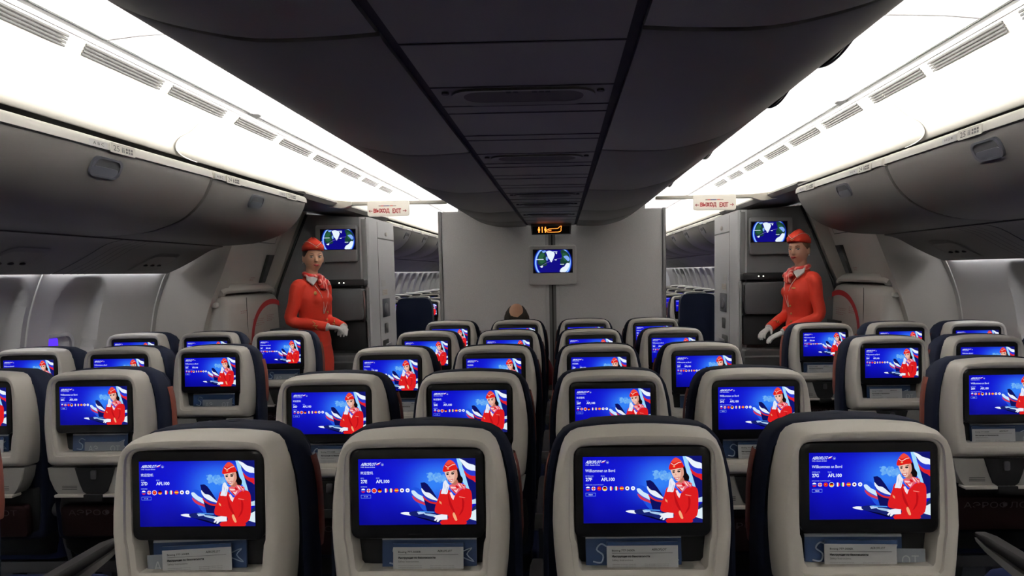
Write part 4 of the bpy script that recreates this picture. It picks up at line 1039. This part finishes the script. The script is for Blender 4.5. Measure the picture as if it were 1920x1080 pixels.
for row in (27, 26, 25, 24, 23):
    for c in 'ABCDEFGHJK':
        side = c not in 'DEFG'
        if row == 23 and side: continue
        if row == 27 and c in 'ABJK': continue
        x = colx[c]; y = Y27+(27-row)*PITCH_+(DYS if side else 0)
        t = proto if first else copy_tree(proto); 
        t.location = (x, y, 0)
        if row == 27 and c == 'G': t.location.z = .004
        lang = 'zh' if (c in 'DEF' and row >= 25 and not (row == 27 and c == 'F')) else 'de'
        if c in 'JK' or c == 'A': lang = 'en'
        lab = 'lit-screen seat, %s, %s' % ({27: 'nearest row', 26: 'second row', 25: 'third row', 24: 'fourth row', 23: 'row by the partition'}[row], posn[c])
        if row == 27 and not side: lab = 'nearest row seat whose lit screen reads 27%s' % c
        tag(t, lab, 'airplane seat', 'rows of seats with lit screens')
        seatpos[(row, c)] = (x, y)
        if first: first = False; pending = (t, '%d%s' % (row, c), lang, c in 'ADH')
        else: finish_seat(t, '%d%s' % (row, c), lang, c in 'ADH')
# far cabin seats: same seats without the close-up lettering, first aisle seat with a plain navy back
far = []
for r in range(8):
    for c in 'ABCHJK':
        if r == 0 and c in 'CH': continue
        t = copy_tree(proto, None, ('ledge_print', 'tray_print', 'lower_pocket'))
        t.location = (colx[c], 8.45-.0+r*PITCH_ if not (r == 0) else 8.45, 0)
        tag(t, 'seat in the far cabin, %s row, %s' % (ordinal(r), posn[c]), 'airplane seat', 'seats in the far cabin')
for c in 'CH':
    x = colx[c]
    t = copy_tree(proto, None, ('ledge_print', 'tray_print', 'lower_pocket')); t.location = (x, 8.45, 0)
    tag(t, 'far cabin seat half hidden behind the plain navy seat on the %s' % ('left' if c == 'C' else 'right'), 'airplane seat', 'seats in the far cabin')
    t = empty('plain_seat', (x+(.02 if c == 'C' else -.01), 7.62, 0)); tag(t, 'plain dark navy seat back seen through the %s doorway' % ('left' if c == 'C' else 'right'), 'airplane seat', 'plain navy seats beyond the doorways')
    mb = MB(); mb.loft([[(xx, y, z) for xx, z in smooth_poly([(-.205, .42), (-.215, .8), (-.212, 1.05), (-.19, 1.15), (-.14, 1.185), (0, 1.19), (.14, 1.185), (.19, 1.15), (.212, 1.05), (.215, .8), (.205, .42)], 3)] for y in (0, .10)], M['navy'], cap0=True, cap1=True); mb.build('backrest', t)
    mb = MB(); mb.rbox((-.21, .10, .34), (.21, .58, .46), .03, M['navy2']); mb.build('seat_cushion', t)
    for lx_ in (-.15, .15):
        mb = MB(); mb.box((lx_-.015, .1, 0), (lx_+.015, .14, .36), M['steel']); mb.box((lx_-.015, .48, 0), (lx_+.015, .52, .36), M['steel']); mb.build('leg', t, smooth=0)
finish_seat(*pending)
# --- magazines and safety cards standing in the pockets
def P3(seat, u, y, v):
    x, yy = seatpos[seat]; p = Matrix.Rotation(-TILT, 4, 'X') @ Vector((u, y, v)); return Vector((x+p.x, yy+p.y, ZT+p.z))
def card(name, w_, h_, th, m, art=None):
    mb = MB(); mb.box((-w_/2, 0, -h_), (w_/2, th, 0), m)
    if art: art(mb)
    return mb
def mag_art(mb):
    w2 = .105
    mb.box((-w2, -.0005, -.004), (w2, 0, 0), M['maglight'])
    T = lambda u, v: (u, -.0006, v)
    for cx, q in ((-.075, 0), (.085, 1)):
        if not q:
            mb.tube([T(*p) for p in smooth_poly([(cx+.018, -.022), (cx+.004, -.016), (cx-.006, -.028), (cx+.008, -.040), (cx+.004, -.056), (cx-.014, -.054)], 4, False)], .0018, M['magtxt'], 4)
        else:
            mb.tube([T(*p) for p in smooth_poly([(cx-.022, -.036), (cx+.010, -.022), (cx-.002, -.036), (cx+.014, -.052), (cx-.008, -.044)], 3)], .0013, M['magtxt'], 4)
    mb.box((-w2, .0005, -.0), (w2, .004, .0018), M['maglight'])
mg = card('magazine', .21, .085, .005, M['magblue'], mag_art); mag_me = mg.build('cabin_magazine', smooth=0); 
def safe_art(mb):
    T = lambda u, v: (u, -.0006, v); h = .079
    mb.box((-.0775, -.0004, -.008), (.0775, 0, 0), M['magblue'])
    put_text(mb, 'Boeing 777-300ER', T, -.066, -.0215, w=.05, h=.0052, m=M['ink'], bold=True)
    put_text(mb, 'AEROFLOT', T, .020, -.019, w=.032, h=.005, m=M['groove'], slant=.2)
    mb.box((-.066, -.0006, -.0245), (.066, 0, -.0240), M['groove'])
    put_text(mb, 'Инструкция по безопасности', T, -.066, -.034, w=.082, h=.0055, m=M['ink'], bold=True)
    put_text(mb, 'Safety Instructions', T, -.066, -.042, w=.045, h=.005, m=M['groove'])
    for k in range(3):
        put_text(mb, 'Уважаемые пассажиры просим вас', T, -.066, -.049-.0035*k, w=.052, h=.0018, m=M['groove'])
        put_text(mb, 'Dear passengers please read this', T, .005, -.049-.0035*k, w=.052, h=.0018, m=M['groove'])
    for k in range(3): mb.box((-.066+.016*k, -.0006, -.070), (-.053+.016*k, 0, -.0605), M['green'])
    for k in range(4):
        c_ = [(.012+.014*k+.005*math.cos(a*PI/6), -.065+.005*math.sin(a*PI/6)) for a in range(12)]
        mb.tube([T(*p) for p in c_]+[T(*c_[0])], .0006, M['redink'], 4)
sf = card('card', .155, .079, .0018, M['paper'], safe_art); saf_me = sf.build('safety_card', smooth=0)
def grey_art(mb):
    put_text(mb, 'АЭ', lambda u, v: (u, -.0006, v), -.060, -.036, w=.036, h=.022, m=M['greycardtxt'])
    put_text(mb, 'ОТ', lambda u, v: (u, -.0006, v), .024, -.036, w=.036, h=.022, m=M['greycardtxt'])
gc = card('card', .15, .055, .0012, M['greycard'], grey_art); gre_me = gc.build('airsickness_bag', smooth=0)
protos = {'cabin_magazine': mag_me, 'safety_card': saf_me, 'airsickness_bag': gre_me}
used = set()
def put_card(kind, seat, u, y, v, rz, label, cat):
    o = protos[kind]
    if kind in used: o = o.copy(); COL.objects.link(o)
    used.add(kind)
    o.matrix_world = Matrix.Translation(P3(seat, u, y, v)) @ Matrix.Rotation(-TILT-.06, 4, 'X') @ Matrix.Rotation(rz, 4, 'Y')
    tag(o, label, cat, {'cabin_magazine': 'magazines in the seat pockets', 'safety_card': 'safety cards in the seat pockets', 'airsickness_bag': 'small grey cards in the seat pockets'}[kind])
cfg = {(27, 'D'): (-.015, -.015, -.05), (27, 'E'): (.018, .018, 0), (27, 'F'): (-.018, 0, 0), (27, 'G'): (-.022, -.012, .012),
       (26, 'D'): (.015, .03, .0), (26, 'E'): (.02, .02, .02), (26, 'F'): (0, .01, 0), (26, 'G'): (.0, .02, .0), (26, 'C'): (.0, None, .0), (26, 'H'): (.0, -.03, .0), (26, 'B'): (0, .02, 0),
       (25, 'C'): (.0, None, .0), (25, 'H'): (0, -.02, .0), (25, 'D'): (.06, .07, .02), (25, 'G'): (0, .01, 0), (25, 'A'): (.06, .07, 0), (24, 'C'): (0, None, 0), (24, 'H'): (-.01, -.02, 0), (24, 'D'): (0, 0, 0), (24, 'G'): (0, 0, 0)}
for (row, c), (mu, su, rz) in cfg.items():
    seat = (row, c); d = 'the seat reading %d%s' % (row, c)
    put_card('cabin_magazine', seat, mu, .030, -.184, rz*.5, 'blue magazine in the back pocket of %s' % d, 'magazine')
    if su is not None: put_card('safety_card', seat, su, .016, -.191, rz, 'white safety instruction card in the back pocket of %s' % d, 'safety card')
    if su is None or c in 'GHD' and row > 24: put_card('airsickness_bag', seat, (mu+.02) if su is None else ((-.055 if c == 'D' else .055)), .022, -.212, rz, 'small grey lettered card in the back pocket of %s' % d, 'card')
# ================================================================== people
def fuse(mb, name, parent, voxel=.006, sm=4, m=None, xf=None):
    """join overlapping limbs into one continuous skin"""
    o = mb.build(name, None, smooth=0, xf=xf); me0 = o.data
    r = o.modifiers.new('r', 'REMESH'); r.mode = 'VOXEL'; r.voxel_size = voxel
    s = o.modifiers.new('s', 'SMOOTH'); s.iterations = sm; s.factor = .5
    dg = bpy.context.evaluated_depsgraph_get(); me = bpy.data.meshes.new_from_object(o.evaluated_get(dg))
    o.modifiers.clear(); o.data = me; bpy.data.meshes.remove(me0); me.name = name
    me.materials.clear(); me.materials.append(m); me.shade_smooth(); o.parent = parent; return o
def V(*a): return Vector(a)
def head_shape(mb, c, rot, m, female=True, hs=1.0):
    """head: skull, jaw, cheeks, nose, brow; faces -y; c is the head centre (eye level)"""
    n, k = 40, 34; rings = []
    def T(p): return rot @ (Vector(p)*hs)+c
    for i in range(1, k):
        th = PI*i/k; z = -math.cos(th); r = math.sin(th); ring = []
        for j in range(n):
            a = 2*PI*j/n; dx, dy = r*math.cos(a), r*math.sin(a)
            x = dx*.073; y = dy*.090+.012; zz = z*.116
            if z < 0:
                t = -z; x *= 1-.30*t**1.6; 
                if dy < 0: y = y*(1-.06*t)-.004*t
                else: y *= (1-.42*t**1.1)
            if dy < -.2:
                f = min(1, (-dy-.2)/.5)
                # eye sockets, brow, cheeks, lips, chin
                ex = abs(x)-.031; y += f*.010*math.exp(-(ex/.014)**2-((zz-.002)/.011)**2)
                y -= f*.004*math.exp(-(x/.045)**2-((zz-.024)/.009)**2)
                y -= f*.004*math.exp(-((abs(x)-.038)/.016)**2-((zz+.028)/.018)**2)
                y -= f*.006*math.exp(-(x/.022)**2-((zz+.063)/.016)**2)
                y -= f*.008*math.exp(-(x/.020)**2-((zz+.100)/.014)**2)
                y += f*.003*math.exp(-(x/.020)**2-((zz+.083)/.007)**2)
            ring.append(T((x, y, zz)))
        rings.append(ring)
    mb.loft(rings, m, cap0=True, cap1=True)
    # nose
    mb.loft([[T(p) for p in q] for q in (
        [(-.006, -.078, .014), (.006, -.078, .014), (.006, -.060, .016), (-.006, -.060, .016)],
        [(-.007, -.090, -.008), (.007, -.090, -.008), (.009, -.066, -.008), (-.009, -.066, -.008)],
        [(-.009, -.101, -.030), (.009, -.101, -.030), (.015, -.074, -.030), (-.015, -.074, -.030)],
        [(-.009, -.096, -.040), (.009, -.096, -.040), (.014, -.074, -.040), (-.014, -.074, -.040)])], m, cap0=True, cap1=True)
    for s in (-1, 1):       # ears
        mb.ell(T((s*.074, .018, -.010)), (.008*hs, .016*hs, .030*hs), m, 10, 8, rot.to_3x3())
    return T
def face_details(root, T, rot, brow, lipm, gaze=0):
    r3 = rot.to_3x3()
    for s in (-1, 1):
        mb = MB(); mb.ell(T((s*.031, -.0685, .001)), (.0135, .0105, .0058), M['eyew'], 12, 8, r3)
        mb.ell(T((s*.031+gaze, -.0762+abs(gaze)*.15, .0005)), (.0062, .0038, .0054), M['iris'], 10, 6, r3)
        mb.build('eye', root, smooth=60)
        mb = MB(); mb.tube([T((s*.016, -.079, .008)), T((s*.031, -.0815, .0105)), T((s*.047, -.0725, .0085))], [.0014, .0026, .0014], M['iris'], 6); mb.build('eyelash', root)
        mb = MB(); mb.tube([T((s*.014, -.0825, .0220)), T((s*.031, -.0832, .0268)), T((s*.049, -.0715, .0228))], [.0020, .0026, .0012], brow, 6); mb.build('eyebrow', root)
    mb = MB()
    mb.tube([T((-.023, -.0755, -.0592)), T((-.010, -.0865, -.0585)), T((0, -.0878, -.0598)), T((.010, -.0865, -.0585)), T((.023, -.0755, -.0592))], [.0010, .0038, .0036, .0038, .0010], lipm, 8)
    mb.tube([T((-.021, -.0755, -.0600)), T((-.008, -.0868, -.0652)), T((.008, -.0868, -.0652)), T((.021, -.0755, -.0600))], [.0010, .0050, .0050, .0010], lipm, 8)
    mb.build('lips', root)
def hand(mb, wrist, d, up, side, m, curl=.7, L=.175):
    """glove hand: palm, four unequal curled fingers, thumb from the side of the palm"""
    d = Vector(d).normalized(); up = Vector(up).normalized(); up = (up-d*up.dot(d)).normalized(); lat = d.cross(up)*side
    w = Vector(wrist); k = L/.18
    def sec(c, a, b_): return [c+lat*a*math.cos(t)+up*b_*math.sin(t) for t in [i*PI/6 for i in range(12)]]
    mb.loft([sec(w, .024, .018), sec(w+d*.02*k, .030, .019), sec(w+d*.055*k, .039, .017), sec(w+d*.085*k, .040, .014), sec(w+d*.094*k, .034, .010)], m, cap0=True, cap1=True)
    for i, (o, l) in enumerate(((-.029, .072), (-.010, .082), (.010, .077), (.028, .062))):
        p = w+d*.082*k+lat*o; pts = [p]; ang = 0
        dd = d.copy()
        for q, f in enumerate((.45, .32, .23)):
            ang = curl*(.55 if q == 0 else .95)*(1+.08*i)
            dd = (dd*math.cos(ang)-up*math.sin(ang)+(lat*.04*(i-1.5) if q == 0 else V(0, 0, 0))).normalized()
            # rotate about lat so the next bend continues the curl
            p = p+dd*l*k*f*1.0; pts.append(p)
            upn = (up-dd*up.dot(dd)).normalized(); up_l = upn
            up = up_l if False else up
        mb.tube(pts, [.0098, .0094, .0086, .0068], m, 8)
    p = w+d*.030*k-lat*.030
    td = (d*.62-lat*.70-up*.35).normalized(); p2 = p+td*.036*k; td2 = (d*.85-lat*.15-up*.5).normalized(); p3 = p2+td2*.030*k
    mb.tube([p+lat*.014, p, p2, p3], [.013, .0125, .0105, .008], m, 8)
def limb(mb, pts, rad, m): mb.tube(smooth_poly([tuple(p) for p in pts], 4, False), [r for i in range(len(rad)-1) for r in [rad[i]*(1-t)+rad[i+1]*t for t in (0, .25, .5, .75)]]+[rad[-1]], m, 14)
def ering(z, a, b_, yo=0, xo=0, n=28): return [V(xo+a*math.cos(2*PI*i/n), yo+b_*math.sin(2*PI*i/n), z) for i in range(n)]
def attendant(name, loc, body_rot, head_rot, label, arms, skinm, hairm, eyez, hat_tilt=0, brow=None):
    root = empty(name, loc, body_rot); tag(root, label, 'person', 'cabin attendants')
    k = 1.0; ez = eyez
    hr = Matrix.Rotation(head_rot-body_rot, 4, 'Z') @ Matrix.Rotation(math.radians(-2), 4, 'X') @ Matrix.Rotation(hat_tilt, 4, 'Y')
    hc = V(0, -.018, ez)
    top = ez-.158     # shoulder/neck base height
    S_ = lambda z: z-1.435+top
    # body: one continuous skin
    b = MB(); Th = head_shape(b, hc, hr, skinm, hs=1.02)
    b.loft([ering(S_(1.36), .10, .07, .012), ering(S_(1.43), .056, .052, .012), ering(S_(1.47), .044, .047, .006), ering(S_(1.51), .042, .047, .002), ering(S_(1.57), .040, .044, .0)], skinm, cap0=True, cap1=True)
    b.loft([ering(S_(z), a, d, yo) for z, a, d, yo in ((.84, .14, .09, .01), (.95, .13, .09, .012), (1.07, .10, .07, .01), (1.2, .12, .085, 0), (1.33, .12, .075, .01), (1.40, .085, .055, .015))], skinm, cap0=True, cap1=True)
    for s in (-1, 1):
        sh, el, wr, hd = arms[s]
        limb(b, [V(s*.12, .01, S_(1.365)), V(*sh), V(*el), V(*wr)], [.026, .026, .026, .022], skinm)
        limb(b, [V(s*.085, .01, .86), V(s*.085, 0, .50), V(s*.08, .015, .30), V(s*.08, .02, .09)], [.080, .052, .050, .032], skinm)
        b.ell(V(s*.08, -.03, .055), (.034, .085, .03), skinm, 12, 8)
    body = fuse(b, 'body', root, .006, 3, skinm)
    face_details(root, Th, hr, brow or hairm, M['lips'], arms['gaze'])
    # hair with a low bun
    h = MB(); r3 = hr.to_3x3()
    n, kk = 28, 16; rings = []
    for i in range(1, kk):
        th = PI*i/kk; z = -math.cos(th); r = math.sin(th); ring = []
        for j in range(n):
            a = 2*PI*j/n; dx, dy = r*math.cos(a), r*math.sin(a)
            x = dx*.0775; y = dy*.094+.016; zz = z*.100+.022
            if dy < 0: y *= .80+.1*z; 
            if zz < .02 and dy < .25: x *= .975; y = max(y, -.026)
            if zz < -.02: x *= .9; y = max(y, .03)
            ring.append(Th((x, y, zz)))
        rings.append(ring)
    h.loft(rings, hairm, cap0=True, cap1=True); h.ell(Th((0, .112, -.012)), (.036, .028, .034), hairm, 14, 10, r3)
    fuse(h, 'hair', root, .006, 3, hairm)
    for s in (-1, 1):
        mb = MB(); mb.ell(Th((s*.080, .008, -.040)), (.005, .005, .005), M['pearl'], 10, 8); mb.build('earring', root)
    # garrison cap: boat shaped, open fold with a light piping
    mb = MB()
    def capring(z, hx, y0, y1, pinch, fr=0, bk=0):
        ring = []
        for j in range(32):
            a = 2*PI*j/32; yy = (y0+y1)/2-(y1-y0)/2*math.cos(a); xx = hx*math.sin(a)*abs(math.sin(a))**(-.25 if abs(math.sin(a)) > .02 else 0)
            t = abs(math.cos(a)); zz = z+(fr if math.cos(a) > 0 else bk)*t**2
            ring.append(Th((xx*(1-pinch*(1 if abs(xx) < 99 else 0)), yy, zz)))
        return ring
    mb.loft([capring(.050, .074, -.088, .098, 0, .006, -.004), capring(.058, .080, -.098, .106, 0, .006, -.004), capring(.086, .079, -.104, .106, 0, .004, -.006), capring(.112, .066, -.094, .096, .05, -.004, -.018), capring(.142, .036, -.075, .075, .1, -.020, -.034), capring(.160, .010, -.050, .050, .3, -.026, -.036)], M['uniform'], cap0=True, cap1=True)
    mb.build('cap', root, smooth=60)
    mb = MB()
    for s in (-1, 1):
        mb.tube([Th(p) for p in smooth_poly([(0, -.1075, .078), (s*.030, -.097, .100), (s*.054, -.062, .120), (s*.062, 0, .1215), (s*.056, .06, .108), (s*.03, .10, .088)], 3, False)], .0016, M['trimw'], 5)
    mb.build('cap_piping', root)
    mb = MB(); mb.tube([Th((-.016, -.107, .076)), Th((0, -.111, .068)), Th((.016, -.107, .076))], [.001, .004, .001], M['gold'], 6); mb.build('cap_badge', root)
    # jacket
    j = MB(); um = M['uniform']
    prof = [(.885, .158, .112, .012), (.93, .160, .114, .012), (1.0, .146, .102, .012), (1.075, .122, .088, .008), (1.15, .130, .096, .0), (1.22, .146, .112, -.006), (1.27, .150, .116, -.008), (1.33, .150, .100, 0), (1.375, .140, .080, .008), (1.405, .105, .068, .012), (1.43, .070, .060, .012), (1.445, .062, .058, .010)]
    j.loft([ering(S_(z), a, d, yo) for z, a, d, yo in prof], um, cap0=True, cap1=True)
    for s in (-1, 1):
        j.ell(V(s*.060, -.078, S_(1.265)), (.052, .044, .050), um, 16, 10)
        sh, el, wr, hd = arms[s]
        limb(j, [V(s*.11, .01, S_(1.380)), V(*sh), V(*sh).lerp(V(*el), .5), V(*el), V(*el).lerp(V(*wr), .5), V(*wr)], [.048, .052, .047, .045, .040, .038], um)
    fuse(j, 'jacket', root, .0065, 3, um)
    # skirt
    q = MB(); q.loft([ering(z, a, d, .012) for z, a, d in ((.52, .165, .115), (.54, .167, .117), (.65, .175, .122), (.78, .180, .125), (.86, .172, .12), (S_(.95), .150, .10))], M['uniform2'], cap0=True, cap1=True)
    q.build('skirt', root, smooth=60)
    # scarf, collar, buttons, cuffs
    sc = MB()
    ptsn = [V(.058*math.cos(a), .004+.058*math.sin(a), S_(1.455)+.012*math.sin(a)) for a in [i*2*PI/20 for i in range(21)]]
    sc.tube(ptsn, .020, M['scarf'], 10)
    sc.ell(V(.0, -.083, S_(1.425)), (.036, .028, .032), M['scarf'], 14, 10)
    for s, dx, dz in ((-1, -.05, -.035), (1, .055, -.04), (1, .02, -.085), (-1, -.025, -.075)):
        sc.tube([V(0, -.085, S_(1.42)), V(dx*.6, -.105, S_(1.42)+dz*.5), V(dx, -.112, S_(1.42)+dz)], [.014, .024, .018], M['scarf'], 10)
    fuse(sc, 'scarf', root, .006, 1, M['scarf'])
    for s in (-1, 1):
        mb = MB()
        A_ = [V(s*.058, .010, S_(1.462)), V(s*.112, -.035, S_(1.415)), V(s*.098, -.088, S_(1.372)), V(s*.040, -.084, S_(1.418))]
        mb.loft([[p for p in A_], [p+V(s*.003, -.006, .008) for p in A_]], M['white'], cap0=True, cap1=True); mb.build('collar', root, smooth=0)
        mb = MB(); mb.tube(smooth_poly([tuple(q_) for q_ in (V(s*.072, -.082, S_(1.375)), V(s*.044, -.112, S_(1.31)), V(s*.018, -.116, S_(1.23)), V(.004*s, -.100, S_(1.15)))], 4, False), .0026, M['trimw'], 6); mb.build('lapel_piping', root)
    for z in (1.16, 1.10, 1.04):
        mb = MB(); mb.ell(V(.035, -.106 if z > 1.12 else -.098, S_(z)), (.009, .006, .009), M['gold'], 10, 8); mb.build('button', root)
    mb = MB(); mb.ell(V(-.105, -.112, S_(1.315)) if arms['badge'] < 0 else V(.09, -.112, S_(1.30)), (.016, .006, .016) if arms['badge'] < 0 else (.03, .004, .006), M['gold'], 14, 8); mb.build('badge', root)
    for s in (-1, 1):
        sh, el, wr, hd = arms[s]
        e, w_ = V(*el), V(*wr); dr = (w_-e).normalized()
        mb = MB(); out = V(*arms['near']).normalized(); out = (out-dr*out.dot(dr)).normalized(); upv = dr.cross(out).normalized()
        c = e.lerp(w_, .72)+out*.045
        mb.tube([c+dr*a_+upv*b_+out*(-.010*abs(b_)/.03) for a_, b_ in ((-.03, -.03), (-.005, -.012), (-.02, .004), (.015, .0), (.0, .018), (.03, .032))], [.002, .005, .003, .006, .004, .002], M['gold'], 6); mb.build('cuff_embroidery', root)
    for s in (-1, 1):
        sh, el, wr, hd = arms[s]
        g = MB(); e, w_ = V(*el), V(*wr); dr = (w_-e).normalized()
        g.tube([w_-dr*.02, w_+dr*.015], [.036, .030], M['white'], 12)
        hand(g, w_+dr*.005, hd[0], hd[1], hd[2], M['white'], hd[3], .17)
        fuse(g, 'glove', root, .0036, 1, M['white'])
        g = MB(); g.loft([[V(s*.08+a*.036, y_*1.0-.03, z) for a, y_ in [(math.cos(t), .115*math.sin(t)) for t in [i*PI/9 for i in range(18)]]] for z in (.0, .02, .05)], M['shoe'], cap0=True, cap1=True)
        g.box((s*.08-.02, .055, 0), (s*.08+.02, .095, .06), M['shoe']); g.build('shoe', root)
    return root
import math as _m
# left attendant: turned to the right of the picture, looks at the camera, hands joined in front
armsL = {-1: ((-.158, .015, 1.385), (-.195, .055, 1.13), (-.075, -.185, 1.075), ((.50, -.80, -.12), (0, -.1, 1), 1, .62)),
         1: ((.158, .015, 1.385), (.19, .03, 1.12), (.085, -.215, 1.06), ((-.72, -.5, -.15), (0, -.2, 1), -1, .55)), 'gaze': -.0030, 'near': (-1, -.5, 0), 'badge': -1}
attendant('flight_attendant', (-1.90, 5.17, 0), _m.radians(70), _m.radians(34), 'person in red uniform and cap standing at left exit, white gloves joined in front', armsL, M['skin'], M['hair'], 1.617)
armsR = {1: ((.158, .02, 1.38), (.19, .04, 1.11), (.11, -.20, .985), ((-.35, -.85, -.42), (0, -.5, 1), -1, .35)),
         -1: ((-.158, .02, 1.38), (-.185, .0, 1.11), (-.085, -.215, 1.0), ((.45, -.85, -.35), (0, -.5, 1), 1, .5)), 'gaze': .0030, 'near': (1, -.5, 0), 'badge': 1}
attendant('flight_attendant', (1.945, 5.17, 0), _m.radians(-78), _m.radians(-46), 'person in red uniform and cap standing at right exit, turned left, gloved hands low', armsR, M['skinf'], M['hairb'], 1.612, brow=M['hair'])
# seated passenger seen from behind
def passenger():
    x, y = -.268, 4.95
    root = empty('seated_passenger', (x, y, 0)); tag(root, 'person with a bald crown seen from behind, seated in front of the partition', 'person')
    rot = Matrix.Rotation(PI, 4, 'Z'); b = MB(); c = V(0, .03, 1.115)
    T = head_shape(b, c, rot, M['skin'], hs=1.06)
    b.loft([ering(.86, .10, .07, .0), ering(.93, .062, .06, .01), ering(1.03, .058, .06, .02)], M['skin'], cap0=True, cap1=True)
    b.loft([ering(.46, .16, .12, .04), ering(.60, .15, .11, .02), ering(.78, .16, .10, .0), ering(.88, .12, .07, .0)], M['skin'], cap0=True, cap1=True)
    for s in (-1, 1):
        limb(b, [V(s*.15, 0, .85), V(s*.20, .03, .70), V(s*.21, .05, .62), V(s*.10, .26, .60)], [.05, .045, .038, .028], M['skin'])
        limb(b, [V(s*.09, .06, .53), V(s*.10, .38, .56), V(s*.10, .42, .30), V(s*.10, .40, .08)], [.085, .062, .052, .036], M['skin'])
        b.ell(V(s*.10, .46, .045), (.04, .11, .035), M['skin'], 12, 8)
        hand(b, V(s*.10, .27, .60), (-s*.4, 1, -.1), (0, 0, 1), s, M['skin'], .4)
    fuse(b, 'body', root, .007, 3, M['skin'])
    face_details(root, T, rot, M['hairm'], M['lips'])
    h = MB(); n = 40; rings = []
    for i in range(11):
        t = i/10; zz = -.06+.160*t; ring = []
        for j in range(n):
            a = 2*PI*j/n; dx, dy = math.cos(a), math.sin(a)
            if dy < -.35: sc_ = .86
            else: sc_ = 1.25-.20*t**2+.035*math.sin(9*a+i)+.025*math.sin(23*a+2*i)
            r = math.sqrt(max(.02, 1-(zz/.118)**2))
            zo = zz+(.0 if dy > -.3 else 0)-.050*(max(0, dy)**2)*t
            ring.append(T((dx*.0745*r*sc_, dy*.092*r*sc_+.012, zo)))
        rings.append(ring)
    h.loft(rings, M['hairm'], cap0=True, cap1=True); fuse(h, 'hair', root, .005, 2, M['hairm'])
    j = MB(); j.loft([ering(.48, .19, .14, .04), ering(.62, .18, .13, .02), ering(.80, .19, .12, 0), ering(.87, .15, .09, 0), ering(.91, .08, .07, .005)], M['redshirt'], cap0=True, cap1=True)
    for s in (-1, 1): limb(j, [V(s*.15, 0, .85), V(s*.215, .03, .72), V(s*.225, .05, .62), V(s*.12, .24, .60)], [.065, .06, .05, .042], M['redshirt'])
    fuse(j, 'sweater', root, .008, 3, M['redshirt'])
    q = MB()
    for s in (-1, 1): limb(q, [V(s*.09, .03, .54), V(s*.10, .40, .565), V(s*.10, .45, .30), V(s*.10, .43, .10)], [.10, .08, .07, .06], M['navy2'])
    fuse(q, 'trousers', root, .009, 3, M['navy2'])
    for s in (-1, 1):
        q = MB(); q.loft([[V(s*.10+a_*.05, .48+b_*.14, z) for a_, b_ in [(math.cos(t), math.sin(t)) for t in [i*PI/8 for i in range(16)]]] for z in (0, .03, .07)], M['black'], cap0=True, cap1=True); q.build('shoe', root)
passenger()
